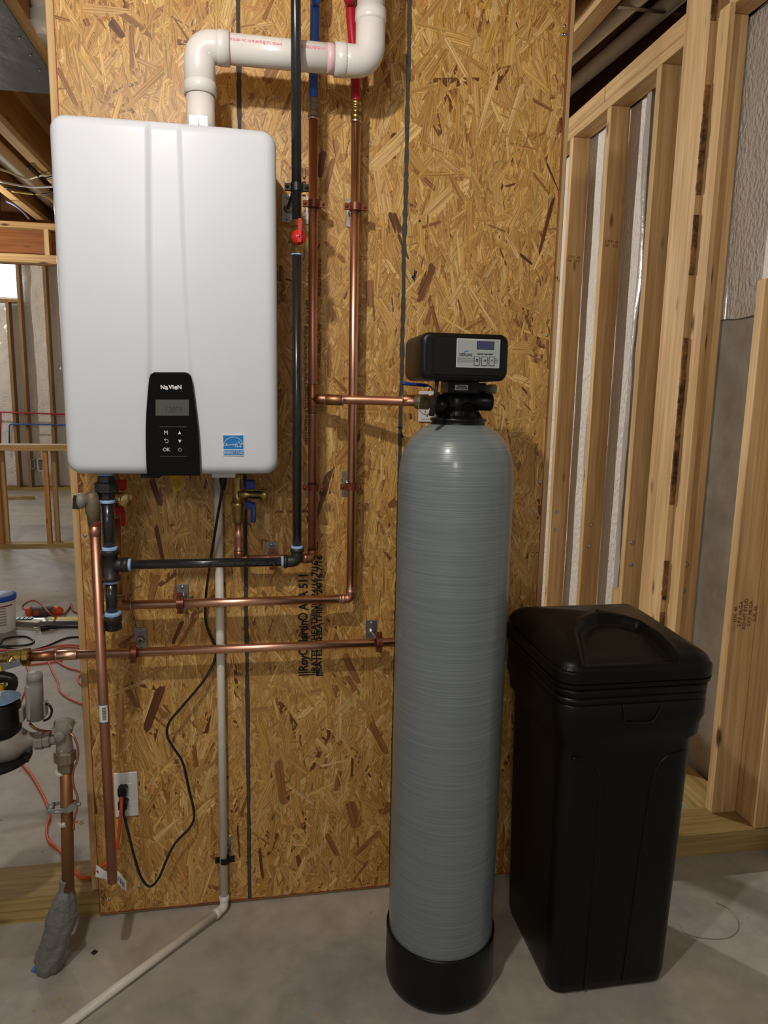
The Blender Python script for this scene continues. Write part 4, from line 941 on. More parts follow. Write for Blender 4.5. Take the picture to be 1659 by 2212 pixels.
def floor_cord(label, pts, r, m_, z=.005, group=None, cat='cord', nm='extension_cord'):
    b = MB(); b.tube(smooth([fz(*q) if len(q) == 3 else fz(q[0], q[1], z) for q in pts], 6), r, 8); return solo(nm, b, m_, label, cat, group)
floor_cord('faded red cord curving down the slab from behind copper pipe to stud', [(88,1408),(104,1430),(113,1450),(124,1472),(129,1492),(146,1507),(165,1516),(205,1532)], .0048, pink_cord)
floor_cord('red cord below copper pipe that ends in a small bend beside stud', [(112,1420),(125,1430),(148,1443),(168,1448),(176,1453),(169,1463),(171,1474),(184,1484),(205,1490)], .0048, pink_cord)
floor_cord('upper red cord crossing the slab just above the brass valve', [(-60,1410),(0,1405),(30,1404),(60,1404),(80,1404),(112,1397),(145,1393),(175,1394),(230,1392)], .0048, pink_cord)
floor_cord('short red cord arching just above copper pipe near stud', [(100,1418),(112,1408),(128,1400),(150,1397),(174,1400),(220,1402)], .0048, pink_cord)
floor_cord('red cord lying straight just under the copper coupling', [(56,1436),(90,1433),(120,1429),(135,1427)], .0048, pink_cord)
floor_cord('black cord coiled in a loop on the slab above brass valve', [(-60,1404),(-5,1394),(8,1381),(35,1375),(60,1376),(73,1385),(62,1392),(30,1395),(-5,1396),(10,1398),(40,1404),(66,1405),(100,1396),(130,1383),(150,1377),(175,1376),(230,1376)], .0055, rubber)
lv_c = thing('black_cord', 'black power cord end with pronged plug in front of the level', 'cord', tuple(fz(88, 1357)))
b = MB(); b.tube(smooth([fz(88,1357,.018), fz(110,1355,.015), fz(140,1354,.008), fz(175,1354,.008), fz(240,1352,.008)], 5), [.017,.017,.017,.016,.014]+[.011]*3+[.008]*13, 10); part('cord', b, rubber, lv_c)
b = MB(); q = fz(84, 1357, .018); b.box((q.x-.025, q.y-.01, q.z-.010), (q.x, q.y-.007, q.z-.006)); b.box((q.x-.025, q.y-.01, q.z+.004), (q.x, q.y-.007, q.z+.008)); part('prong', b, brass_bright, lv_c)

# ================================================================== WATER SOFTENER
TX, TY = .8808, -.3169
sof = thing('water_softener', 'tall grey fibreglass softener tank with black valve head', 'water softener', (TX, TY, 0))
prof = [(.020, .10), (.04, .118), (.08, .1275), (.14, .1285)]
b = MB(); rings = []
def ring(r, z, n=72): return [(TX+r*math.cos(2*PI*k/n), TY+r*math.sin(2*PI*k/n), z) for k in range(n)]
pr = [(.10, .02), (.122, .045), (.1285, .09)]+[(.1285, .09+.118*i) for i in range(1, 10)]+[(.1285, 1.225), (.1284, 1.250), (.1278, 1.268), (.1262, 1.284), (.1238, 1.298), (.1205, 1.311), (.116, 1.323), (.110, 1.335), (.103, 1.345), (.094, 1.355), (.084, 1.3635), (.073, 1.370), (.063, 1.3745), (.056, 1.378), (.055, 1.385)]
b.loft([ring(r, z) for r, z in pr]); part('tank', b, frp, sof)
b = MB(); b.loft([ring(r, z) for r, z in ((.118, 0), (.130, .004), (.1335, .014), (.1345, .03), (.1338, .10), (.1345, .139), (.1338, .144), (.1300, .144), (.129, .10), (.11, .02))]); part('boot', b, blk_plastic_s, sof)
b = MB()
b.loft([ring(r, z, 40) for r, z in ((.054, 1.366), (.060, 1.368), (.0605, 1.378), (.058, 1.382), (.062, 1.384), (.062, 1.389), (.050, 1.392), (.046, 1.396), (.040, 1.42), (.038, 1.425))]); collar = part('collar', b, blk_plastic_s, sof)
b = MB()
for a in (-2.5, -2.05, -1.57, -1.1, -.65):
    d = Vector((math.cos(a), math.sin(a), 0)); n = Vector((-d.y, d.x, 0))*.0012; c0 = Vector((TX, TY, 0))
    v = [c0+d*.030+Vector((0,0,1.39)), c0+d*.058+Vector((0,0,1.39)), c0+d*.034+Vector((0,0,1.425)), c0+d*.030+Vector((0,0,1.425))]
    b.add([q-n for q in v]+[q+n for q in v], [(0,1,2,3),(7,6,5,4),(0,4,5,1),(1,5,6,2),(2,6,7,3),(3,7,4,0)])
part('collar_rib', b, blk_plastic_s, sof)
yv = TY-.01
zz = lambda v: wy(990, v, yv-.03).z
b = MB(); b.steps((TX-.006, yv, 1.39), (TX-.006, yv, zz(848)), [(0, .030), (.75, .030), (.9, .026), (1, .018)], 24)
b.box((TX-.035, yv-.030, zz(851)), (TX+.034, yv+.04, zz(822)), bev=.003)
b.steps((TX-.030, yv+.005, zz(876)), (TX-.062, yv+.005, zz(878)), [(0, .026), (.5, .024), (1, .012)], 18)
vbody = part('valve_body', b, blk_plastic_s, sof)
xr0, xr1 = wy(1015, 865, yv-.02).x, wy(1066, 865, yv-.02).x
b = MB(); b.steps((xr0-.02, yv-.01, zz(866)), (xr1, yv-.01, zz(867)), [(0, .016), (.42, .016), (.44, .0195), (.9, .0195), (.95, .0205), (.97, .019), (1, .015)], 20); part('meter_housing', b, blk_plastic_s, sof)
b = MB(); b.steps((xr1-.02, yv+.02, zz(838)), (wy(1078, 838, yv).x, yv+.02, zz(838)), [(0, .008), (.5, .0085), (.55, .0105), (.95, .0105), (1, .008)], 18); part('flow_control', b, mat('amber_clear_plastic', (.30, .27, .18), .25), sof)
b = MB(); b.box((TX+.012, yv-.026, zz(847)), (TX+.052, yv+.02, zz(826)), bev=.003); part('injector_cap', b, blk_plastic, sof)
b = MB(); b.tube(smooth([wy(944, 820, -.40), wy(942, 845, -.405), wy(937, 870, -.40), wy(932, 898, -.395)], 5), [.004]*6+[.0045]*4+[.0065]*6, 10); part('sensor_cable', b, rubber, sof)
# head
hy0, hy1 = -.425, -.255
hp_ = [wy(912, 716, hy0), wy(1097, 824, hy0)]; X0, Z1_, X1, Z0_ = hp_[0].x, hp_[0].z, hp_[1].x, hp_[1].z
b = MB(); rings = []
for (y, i) in ((hy1, .004), (hy1-.006, 0), (hy0+.012, 0), (hy0+.005, .0012), (hy0+.0015, .004), (hy0, .008)):
    rings.append([(x, y, z) for x, z in rrect(X0+i, Z0_+i, X1-i, Z1_-i, .017, 6)])
b.loft(rings); head = part('valve_head', b, blk_plastic, sof)
xa_, xb_ = wy(936, 770, hy0).x, wy(1080, 770, hy0).x
b = MB(); b.box((xa_, hy0-.0032, Z0_+.0095), (xb_, hy0+.002, Z1_-.0075), bev=.0022); part('face_plate', b, blk_plastic, head)
for (x0, x1) in ((X0+.010, xa_-.003),):
    b = MB(); b.prism_y(rrect(x0, Z0_+.010, x1, Z1_-.008, .005, 4), hy0-.0018, hy0+.001); part('face_ridge', b, blk_plastic, head)
LY = hy0-.0032
lab = px2([(987,793),(1078,793),(1080,734),(987,734)], LY)
xs_ = [p[0] for p in lab]; zs_ = [p[1] for p in lab]
x0, x1, z0, z1_ = min(xs_), max(xs_), min(zs_), max(zs_)
b = MB(); b.prism_y(rrect(x0, z0, x1, z1_, .0012, 3), LY-.0006, LY+.0002); lp = part('control_label', b, paper, head)
b = MB(); b.prism_y(rrect(x0+.001, z0+.001, x1-.001, z1_-.001, .0008, 3), LY-.0009, LY); part('label_field', b, panel_grey, lp)
Lx = lambda u: x0+(x1-x0)*(u-987)/92.; Lz = lambda v: z1_+(z0-z1_)*(v-734)/59.
ya, yb_ = LY-.0012, LY-.0006
b = MB(); b.prism_y([(Lx(1029.5), Lz(755.5)), (Lx(1066.5), Lz(755.5)), (Lx(1066.5), Lz(738)), (Lx(1029.5), Lz(738))], LY-.0011, LY); part('screen_frame', b, ink_black, lp)
b = MB(); b.prism_y([(Lx(1031), Lz(754.5)), (Lx(1065.5), Lz(754.5)), (Lx(1065.5), Lz(739)), (Lx(1031), Lz(739))], LY-.0014, LY); part('screen', b, screen_blue, lp)
text('label_lettering', 'STERLING', .0078, (Lx(1006.5), LY-.0011, Lz(767.5)), ink_black, lp, sx=.80, bold=.0001)
text('label_lettering', 'WATER TREATMENT', .0040, (Lx(1048), LY-.0011, Lz(765)), ink_black, lp, sx=.92, bold=.0001)
mark(lambda b: b.prism_y([(Lx(u), Lz(v)) for u, v in ((1000,764),(1003,760),(1008,758.5),(1014,758),(1011,760.5),(1006,761.5))], ya, yb_), 'label_wave', lp, mat('wave_blue', (.03, .20, .5), .5))
for v in (774, 777.7, 781.4): mark(lambda b: b.ribbon([(Lx(989), Lz(v)), (Lx(1075.5), Lz(v))], .0006, ya, yb_), 'label_stripe', lp, ink_black)
for u in (1030.5, 1046.5, 1062.5):
    rr = rrect(Lx(u-6.2), Lz(788.5), Lx(u+6.2), Lz(770), .0016, 4)
    b = MB(); b.prism_y(rr, LY-.0018, LY); bt = part('button', b, ink_black, lp)
    b = MB(); b.prism_y(rrect(Lx(u-5.3), Lz(787.7), Lx(u+5.3), Lz(770.8), .0013, 4), LY-.0021, LY); part('button', b, panel_grey, lp)
yk = (LY-.0024, LY-.0020)
mark(lambda b: b.ribbon([(Lx(1030.5)+.0021*math.cos(a), Lz(778)+.0021*math.sin(a)) for a in [2*PI*k/12 for k in range(12)]], .0013, *yk, closed=True), 'button_mark', lp, ink_black)
mark(lambda b: (b.ribbon([(Lx(1043.5), Lz(778)), (Lx(1049), Lz(778))], .0009, *yk), b.ribbon([(Lx(1047), Lz(775.5)), (Lx(1049.7), Lz(778)), (Lx(1047), Lz(780.5))], .0009, *yk)), 'button_mark', lp, ink_black)
mark(lambda b: b.ribbon([(Lx(1059.5), Lz(779.5)), (Lx(1062.5), Lz(776)), (Lx(1065.5), Lz(779.5))], .0010, *yk), 'button_mark', lp, ink_black)
q = wy(997, 837, yv-.031); b = MB(); b.prism_y(rrect(q.x-.0145, q.z-.0055, q.x+.0145, q.z+.0055, .001, 3), yv-.0308, yv-.028); sl = part('barcode_label', b, paper, vbody)
b = MB(); xq = q.x-.012
while xq < q.x+.012: w_ = rnd.uniform(.0003, .0009); b.prism_y([(xq, q.z-.0045), (xq+w_, q.z-.0045), (xq+w_, q.z), (xq, q.z)], yv-.0311, yv-.0306); xq += w_+rnd.uniform(.0004, .0008)
b.prism_y([(q.x-.010, q.z+.0018), (q.x+.010, q.z+.0018), (q.x+.010, q.z+.0035), (q.x-.010, q.z+.0035)], yv-.0311, yv-.0306); part('barcode', b, ink_black, sl)
# ball valve with blue lever at the softener inlet
bvt = thing('ball_valve', 'brass union and ball valve with blue lever at softener inlet', 'valve', (pe.x+.01, -.16, pe.z-.02))
b = MB(); b.steps((pe.x-.012, -.155, pe.z), (pe.x+.06, -.17, pe.z), [(0, .013), (.1, .0175), (.45, .0185), (.5, .015), (.7, .020), (1, .020)], 12, smooth=False); part('valve_body', b, bronze, bvt)
a, c = wy(868, 828, -.19), wy(926, 833, -.19); b = MB(); b.tube([a, a.lerp(c, .1), a.lerp(c, .9), c], [.003, .0042, .0040, .003], 10); part('lever_grip', b, blue_plastic, bvt)
c2_ = wy(948, 850, -.19); b = MB(); b.obox(c, c2_, .006, .003, side=(0,1,0)); b.cyl((c2_.x, -.19, c2_.z), (c2_.x, -.172, pe.z+.010), .004, 8); part('lever', b, galv, bvt)
b = MB(); b.tube([(pe.x-.006+.0002, -.155+.0155*math.cos(a), pe.z+.0155*math.sin(a)) for a in [2*PI*k/16 for k in range(17)]], .0012, 6); b.tube(smooth([(pe.x-.006, -.172, pe.z-.005), (pe.x-.002, -.180, pe.z-.022), (pe.x+.012, -.182, pe.z-.030), (pe.x+.026, -.18, pe.z-.024)], 4), .0008, 6); part('copper_ring', b, brass, bvt)

# ================================================================== BRINE TANK
BX0, BX1, BY0, BY1 = 1.098, 1.482, -.460, -.066
br = thing('brine_tank', 'tall square black plastic brine tank with ribbed lid', 'brine tank', (1.29, -.27, 0))
def sq(x0, x1, y0, y1, r, z, n=6): return [(x, y, z) for x, y in rrect(x0, y0, x1, y1, r, n)]
b = MB(); lv = []
for (z, i, r) in ((0, .050, .030), (.006, .040, .036), (.03, .035, .040), (.30, .030, .040), (.62, .0245, .042), (.655, .0235, .042), (.668, .012, .045), (.70, .009, .046), (.715, .004, .046), (.755, .004, .046), (.760, .007, .046)):
    k = i-.0; lv.append(sq(BX0+k*.85, BX1-k*1.15, BY0+k*.7, BY1-k*1.3, r, z))
b.loft(lv); bb_ = part('body', b, blk_tub, br)
b = MB(); b.loft([sq(BX0+i, BX1-i, BY0+i, BY1-i, .046, z) for z, i in ((.758, .010), (.759, .004), (.774, .004), (.775, .009), (.779, .009), (.780, .003), (.796, .003), (.797, .008), (.800, .008))]); part('rim', b, blk_tub, br)
# latch tab outline and raised front panels
for pth in ([(1347,1523),(1349,1553),(1357,1561),(1405,1559),(1417,1548),(1425,1534),(1429,1524)],):
    b = MB(); P = [wy(u, v, BY0+.0005) for u, v in pth]; b.tube(smooth(P, 4), .0018, 6); part('latch_outline', b, blk_plastic, br)
yf = BY0+.030
def panel_front():
    b = MB(); P = [(1345,2116),(1368,1950),(1390,1800),(1408,1690),(1418,1660),(1440,1635),(1478,1622)]
    b.tube(smooth([wy(u, v, BY0+.0175+.0070*(v-1618)/500) for u, v in P], 5), .0032, 8)
    P = [(1262,2135),(1278,1950),(1290,1800),(1296,1700),(1290,1665),(1268,1642),(1236,1638)]
    b.tube(smooth([wy(u, v, BY0+.0175+.0070*(v-1618)/500) for u, v in P], 5), .0032, 8); return b
part('panel_edge', panel_front(), blk_tub, br)
# lid: skirt plus domed top with a scooped handle
rec = [fz(u, v, .900) for u, v in [(1250,1352),(1262,1340),(1290,1334),(1340,1334),(1380,1338),(1400,1350),(1440,1372),(1480,1396),(1500,1412),(1480,1440),(1400,1440),(1300,1440),(1275,1440),(1268,1405)]]
rec = [(p.x, p.y) for p in rec]
def sdpoly(x, y, P):
    d = 1e9; ins = False; n = len(P)
    for i in range(n):
        ax, ay = P[i]; bx, by = P[(i+1)%n]; ex, ey = bx-ax, by-ay; t = max(0, min(1, ((x-ax)*ex+(y-ay)*ey)/(ex*ex+ey*ey)))
        d = min(d, math.hypot(x-ax-ex*t, y-ay-ey*t))
        if (ay > y) != (by > y) and x < (bx-ax)*(y-ay)/(by-ay)+ax: ins = not ins
    return -d if ins else d
def lid():
    b = MB(); hw, hd = (BX1-BX0)/2-.002, (BY1-BY0)/2-.002; cx, cy = (BX0+BX1)/2, (BY0+BY1)/2; rc = .048
    n = 78; vs = []; ss = lambda t: 0 if t < 0 else (1 if t > 1 else t*t*(3-2*t))
    co = lambda i: (lambda t: math.copysign(1-(1-abs(t))**1.5, t) if False else math.sin(t*PI/2)*.35+t*.65)(2*i/n-1)
    for j in range(n+1):
        for i in range(n+1):
            x, y = co(i)*hw, co(j)*hd; qx, qy = abs(x)-(hw-rc), abs(y)-(hd-rc)
            if qx > 0 and qy > 0:
                l = math.hypot(qx, qy)
                if l > rc: x = math.copysign(hw-rc+qx/l*rc, x); y = math.copysign(hd-rc+qy/l*rc, y); l = rc
                e = rc-l
            else: e = min(hw-abs(x), hd-abs(y))
            t = min(1, e/.055); h = .840+.030*math.sqrt(max(0, 1-(1-t)**2))
            h += .030*ss(e/.19)*(1-.0*abs(x)) + .012*ss((y+hd)/(2*hd))
            d = sdpoly(x+cx, y+cy, rec); h -= .022*ss((.006-d)/.016)*ss(e/.028)
            h += .005*math.exp(-((d-.010)/.010)**2)*ss(e/.05)
            vs.append((x+cx, y+cy, h))
    b.add(vs, [(j*(n+1)+i, j*(n+1)+i+1, (j+1)*(n+1)+i+1, (j+1)*(n+1)+i) for j in range(n) for i in range(n)], True)
    def rr(z, i): return [(x, y, z) for x, y in rrect(BX0+i, BY0+i, BX1-i, BY1-i, .05-i*.3, 10)]
    b.loft([rr(z, i) for z, i in ((.800, .004), (.801, -.002), (.810, -.003), (.811, .001), (.8135, .001), (.8145, -.003), (.836, -.003), (.8385, -.001), (.8405, .004))], smooth=False)
    return b
part('lid', lid(), blk_tub, br)
q = fz(1303, 1321, .905); e_ = min(BX1-q.x, q.x-BX0, BY1-q.y, q.y-BY0); ss_ = lambda t: max(0, min(1, t))**2*(3-2*max(0, min(1, t))); zc_p = .870+.030*ss_(e_/.19)+.012*ss_((q.y-BY0)/(BY1-BY0))
b = MB(); b.steps((q.x, q.y, zc_p-.02), (q.x, q.y, zc_p+.002), [(0, .020), (.93, .020), (1, .0185)], 26); part('well_cap', b, blk_tub, br)

# ================================================================== WATER METER GROUP (left edge)
YM = -.20
M_ = lambda u, v, y=YM: wy(u, v, y)
K = 1/ (F_/1.76)       # metres per pixel at this depth
met = thing('water_meter', 'grey bronze water meter with black register and grey transmitter', 'water meter', tuple(M_(20, 1640)))
def hx_(u): return M_(u, 1600).x
zc_ = M_(60, 1598).z
b = MB(); prof = [(-130, 13), (-120, 20), (-100, 30), (-60, 40), (-15, 42), (20, 39), (38, 33), (50, 25), (60, 18), (70, 14), (80, 13)]
rings = []
for u, r in prof:
    x = hx_(u); R = r*K; drop = -.006 if u < 40 else -.006*max(0, (70-u)/30)
    rings.append([(x, YM+R*1.05*math.cos(2*PI*k/24), zc_+drop+R*math.sin(2*PI*k/24)) for k in range(24)])
b.loft(rings); mbody = part('meter_body', b, meter_metal, met)
b = MB(); q = M_(-22, 1637); b.steps((q.x, YM, q.z-.006), (q.x, YM, q.z+.006), [(0, .085), (.1, .089), (.9, .089), (1, .086)], 36); part('bottom_plate', b, blk_metal, mbody)
for u, v in ((57, 1640), (20, 1648)):
    q = M_(u, v, YM-.02); b = MB(); b.steps((q.x, YM-.02, q.z-.006), (q.x, YM-.02, q.z+.012), [(0, .006), (.3, .0062), (.32, .0085), (1, .0085)], 6, smooth=False); part('bolt', b, blk_metal, mbody)
b = MB(); a, c = M_(76, 1600), M_(110, 1598); b.steps((a.x, YM, a.z), (c.x, YM, c.z+.001), [(0, .0165), (.03, .0205), (.55, .0210), (.57, .0185), (.97, .0180), (1, .015)], 8, smooth=False); part('union', b, meter_metal, met)
b = MB(); a, c = M_(108, 1598), M_(128, 1598); b.steps((a.x, YM, a.z), (c.x, YM, a.z), [(0, .0135), (.5, .012), (1, .012)], 16); part('nipple', b, meter_metal, met)
q = M_(-4, 1545); b = MB(); b.steps((q.x, YM, M_(0, 1582).z), (q.x, YM, M_(0, 1506).z), [(0, .046), (.35, .050), (.38, .048), (.80, .048), (.92, .042), (1, .034)], 36); reg = part('register', b, blk_plastic, met)
b = MB(); q = M_(-2, 1507)
b.grid(lambda s, t: (q.x+(.0002+.045*t)*math.cos(2*PI*s), YM+(.0002+.045*t)*math.sin(2*PI*s), q.z+.008-.010*t*t+.004*mnoise.noise(Vector((math.cos(2*PI*s)*4*t, math.sin(2*PI*s)*4*t, 3)))), 36, 8); part('register_dust_film', b, mat('pale_blue_film', (.16, .25, .38), .3), reg)
# transmitter
def tb(u0, v0, u1, v1, y, th, bev=.003, m_=grey_plastic, nm='transmitter_shell', par=None):
    a, c = M_(u0, v0, y), M_(u1, v1, y); b = MB(); b.box((a.x, y, c.z), (c.x, y+th, a.z), bev=bev); return part(nm, b, m_, par or met)
tr = tb(50, 1481, 76, 1560, YM-.045, .035, .006)
a = M_(76, 1550, YM-.03); c = M_(77, 1453, YM-.03); b = MB(); b.steps((a.x, YM-.028, a.z-.004), (c.x-.003, YM-.028, c.z), [(0, .0185), (.75, .0172), (.86, .0165), (.865, .0172), (.97, .0162), (1, .012)], 28); part('transmitter_tube', b, grey_plastic, tr)
tb(39, 1532, 50, 1563, YM-.040, .03, .003, par=tr); tb(92, 1518, 99, 1550, YM-.035, .02, .002, par=tr)
b = MB(); b.tube(smooth([M_(96,1520,YM-.03), M_(106,1523,YM-.035), M_(112,1535,YM-.035), M_(107,1550,YM-.035), M_(95,1557,YM-.03)], 5), .0028, 8); part('cable', b, rubber, tr)
b = MB(); b.tube(smooth([M_(64,1562,YM-.03), M_(72,1571,YM-.035), M_(84,1577,YM-.03), M_(96,1579,YM-.02), M_(115,1580,YM-.01)], 5), .0030, 8); part('cable', b, copper_dark, tr)

ris = thing('supply_riser', 'upright copper service pipe with corroded stop valve and duct taped foot', 'pipe', tuple(M_(110, 2090)))
xt = M_(141, 1640).x
zt_, zn0, zn1 = M_(140, 1556).z, M_(141, 1665).z, M_(141, 1622).z
b = MB(); b.steps((xt, YM, zn1-.004), (xt, YM, zt_), [(0, .017), (.1, .0195), (.35, .0175), (.38, .0165), (.62, .0185), (.66, .0200), (.70, .0215), (.98, .0205), (1, .019)], 10)
b.steps((xt-.004, YM-.012, M_(0, 1590).z), (xt-.004, YM-.026, M_(0, 1590).z), [(0, .012), (.8, .0125), (1, .010)], 16); part('stop_valve', b, meter_metal, ris)
b = MB(); b.obox((xt-.021, YM, M_(0, 1580).z), (xt+.022, YM, M_(0, 1572).z), .012, .030, side=(0,0,1)); part('valve_cap', b, meter_metal, ris)
b = MB(); b.steps((xt, YM, zn0), (xt, YM, zn1), [(0, .0175), (.45, .0178), (.47, .0175), (.5, .0245), (.97, .0245), (1, .022)], 6, smooth=False); part('coupling_nut', b, bronze, ris)
b = MB(); rings = []
for i in range(7): rings.append([(xt+(.0165+.008*mnoise.noise(Vector((k, i, 4)))**2*3)*math.cos(2*PI*k/18), YM+.0185*math.sin(2*PI*k/18), zn1-.003+i*.0022+.003*mnoise.noise(Vector((k*.7, 2, 1)))) for k in range(18)])
b.loft(rings); part('mineral_crust', b, mat('mineral_crust', (.45, .38, .27), .9), ris)
xbm = M_(146, 1895).x
zl_ = M_(146, 1905).z
pipe_brown = mat('tarnished_copper', (.20, .085, .030), .5, .6, noise=(9, (.30, .15, .06), .25))
cylp((xbm, YM, zl_-.02), (xt+.0006, YM, zn0+.004), .0140, pipe_brown, 'riser_pipe', ris, 26)
# taped foot
b = MB(); rings = []
lr = [(1470,475,580),(1520,474,582),(1560,470,585),(1590,440,595),(1620,415,602),(1700,395,610),(1800,370,607),(1880,350,590),(1960,335,572),(2020,318,560),(2080,285,552),(2130,272,530),(2165,278,508),(2185,300,470)]
fine = []
for (a, c) in zip(lr[:-1], lr[1:]):
    for k in range(3): t = k/3; fine.append(tuple(a[i]*(1-t)+c[i]*t for i in range(3)))
fine.append(lr[-1])
for i, (v, l, r) in enumerate(fine):
    vv = 1500+v/3.6875; yc_ = YM+.038*max(0, (vv-1900)/190); a, c = M_(l/3.6875, vv, yc_), M_(r/3.6875, vv, yc_); R = (c.x-a.x)/2; cx = (a.x+c.x)/2; z = max(.0005, a.z*1.0) if vv < 2085 else max(.0005, a.z*.4)
    am = .06 if i < 6 else .24
    rings.append([(cx+R*math.cos(2*PI*k/40)*(1+am*mnoise.noise(Vector((math.cos(2*PI*k/40)*2.2, math.sin(2*PI*k/40)*2.2, z*16)))), yc_+R*.95*math.sin(2*PI*k/40)*(1+am*mnoise.noise(Vector((math.cos(2*PI*k/40)*2.5, math.sin(2*PI*k/40)*2.5+4, z*20)))), z) for k in range(40)])
zf = rings[-1][0][2]
b.loft(rings); part('duct_tape_wrap', b, duct_tape, ris)
# ground clamp, ties, wire
def band(v, r, h, m_, nm, tilt=0): 
    z = M_(145, v).z; b = MB(); b.steps((xbm, YM, z-h/2), (xbm+tilt, YM, z+h/2), [(0, r*.98), (.2, r), (.8, r), (1, r*.98)], 22); return part(nm, b, m_, ris)
band(1667, .0155, .006, hose_clear, 'cable_tie'); band(1777, .0155, .006, hose_clear, 'cable_tie', .001)
q = M_(137, 1781, YM-.015); b = MB(); b.ball((q.x, q.y, q.z), .005); part('tie_knot', b, hose_clear, ris)
b = MB()
for k in range(6):
    e = M_(178+rnd.uniform(-3, 4), 1770+k*2.3, YM-.012); b.tube([M_(162, 1776, YM-.014), e], .0006, 5)
part('wire_strands', b, copper_dull, ris)
zcl = M_(145, 1742).z
b = MB()
for s in (-1, 1): b.obox((xbm-.030, YM+s*.0175, zcl), (xbm+.026, YM+s*.0175, zcl+.002), .010, .005)
b.cyl((xbm-.028, YM-.019, zcl-.001), (xbm+.005, YM-.020, zcl-.001), .0035, 10); b.steps((xbm-.034, YM, zcl), (xbm-.022, YM, zcl), [(0, .010), (1, .013)], 6); b.obox((xbm+.012, YM-.019, zcl+.001), (xbm+.034, YM-.018, zcl+.014), .013, .010); b.cyl((xbm+.034, YM-.018, zcl+.014), (xbm+.044, YM-.018, zcl+.014), .0045, 8)
part('ground_clamp', b, mat('zinc_casting', (.30, .30, .29), .5, .5), ris)
b = MB(); b.tube(smooth([M_(150,1583,YM-.01), M_(160,1592,YM-.015), M_(168,1615,YM-.015), M_(168,1640,YM-.015), M_(160,1660,YM-.012), M_(157,1680,YM-.012), M_(160,1700,YM-.012), M_(168,1725,YM-.016), M_(166,1750,YM-.016), M_(160,1775,YM-.012), M_(160,1793,YM-.012)], 6), .0026, 8); part('ground_wire', b, copper_dull, ris)
b = MB(); a, c = fz(88, 2078, .008), fz(72, 2099, .002); b.obox(a, c, .004, .014, side=(0,0,1)); b.obox(c, fz(88, 2094, .004), .003, .006, side=(0,0,1)); solo('tape_scrap', b, mat('blue_tape', (.05, .20, .55), .5), 'scrap of blue tape on the floor at the grey taped foot', 'tape')

# ================================================================== THINGS ON THE FLOOR BEHIND
bk = thing('bucket', 'white plastic pail with blue rim and printed label', 'bucket', (-1.108, 2.57, 0))
b = MB(); b.steps((-1.108, 2.57, 0), (-1.108, 2.57, .200), [(0, .074), (.03, .077), (1, .086)], 40); bko = part('pail', b, white_pail, bk)
b = MB(); b.steps((-1.108, 2.57, .192), (-1.108, 2.57, .222), [(0, .088), (.1, .092), (.85, .093), (1, .090)], 40); part('rim', b, mat('rim_blue', (.02, .08, .50), .4), bk)
b = MB(); b.steps((-1.108, 2.57, .2225), (-1.108, 2.57, .2235), [(0, .078), (1, .078)], 40); part('lid_top', b, mat('lid_pale', (.35, .50, .80), .4), bk)
b = MB()
for k in range(7):
    for a0 in (-.95, -.35, .25):
        z = .150-.017*k; rr = .0785+.0085*z/.2+.0006; b.grid(lambda s, t: (-1.108+rr*math.sin(a0+.45*s), 2.57-rr*math.cos(a0+.45*s), z+.009*t), 4, 1)
part('label_lettering', b, mat('pale_print', (.30, .30, .32), .6), bk)
b = MB(); rr = .0866
b.grid(lambda s, t: (-1.108+rr*math.sin(-1.2+2.4*s), 2.57-rr*math.cos(-1.2+2.4*s), .163+.008*t), 12, 1); part('label_stripe', b, maroon, bk)
gq = fz(98, 1334); gd = thing('rotary_tool', 'orange and grey corded power tool lying on the floor behind the level', 'power tool', (gq.x, gq.y, 0))
gy = gq.y+.02; s_ = lambda u: fz(u, 1330).x
b = MB(); b.steps((s_(73), gy, .035), (s_(122), gy, .035), [(0, .032), (.1, .033), (.9, .033), (1, .030)], 18); part('tool_body', b, mat('dark_grey_plastic', (.08, .075, .07), .5), gd)
b = MB(); b.steps((s_(60), gy, .033), (s_(74), gy, .035), [(0, .015), (.25, .030), (1, .033)], 18); part('end_cap', b, orange_tool, gd)
b = MB(); b.steps((s_(119), gy, .035), (s_(138), gy, .033), [(0, .033), (.6, .030), (.9, .02), (1, .010)], 18); part('nose', b, orange_tool, gd)
b = MB(); b.prism_y([(s_(80), .020), (s_(90), .020), (s_(90), .052), (s_(80), .052)], gy-.035, gy-.03); part('tool_badge', b, mat('badge_red', (.5, .06, .03), .5), gd)
b = MB(); b.tube(smooth([fz(61,1319,.04), fz(49,1314,.03), fz(53,1305,.05), fz(66,1298,.06), fz(80,1299,.06), fz(93,1309,.07), fz(104,1322,.08), fz(116,1331,.05), fz(128,1331,.02), fz(140,1324,.01), fz(150,1312,.01), fz(153,1304,.01), fz(158,1318,.01), fz(175,1326,.01), fz(200,1330,.01)], 6), .0060, 8); part('cord', b, mat('brick_cord', (.38, .09, .05), .5), gd)
lvl = thing('spirit_level', 'yellow and aluminium spirit level lying on the slab', 'level', tuple(fz(100, 1350)))
a, c = fz(27, 1353), fz(260, 1351)
b = MB(); b.obox(Vector((a.x, a.y+.035, .016)), Vector((c.x, c.y+.035, .016)), .030, .070, side=(0,0,1)); part('rail', b, alum, lvl)
ab = a.lerp(c, (95-27)/233); b = MB(); b.obox(Vector((ab.x, a.y+.036, .0325)), Vector((c.x, c.y+.036, .0325)), .003, .058, side=(0,0,1)); part('yellow_face', b, mat('level_yellow', (.80, .62, .02), .4), lvl)
aw = a.lerp(c, .01); b = MB(); b.obox(Vector((aw.x, a.y+.036, .0322)), Vector((ab.x-.02, c.y+.036, .0322)), .003, .058, side=(0,0,1)); part('white_face', b, mat('level_cream', (.72, .70, .50), .5), lvl)
b = MB()
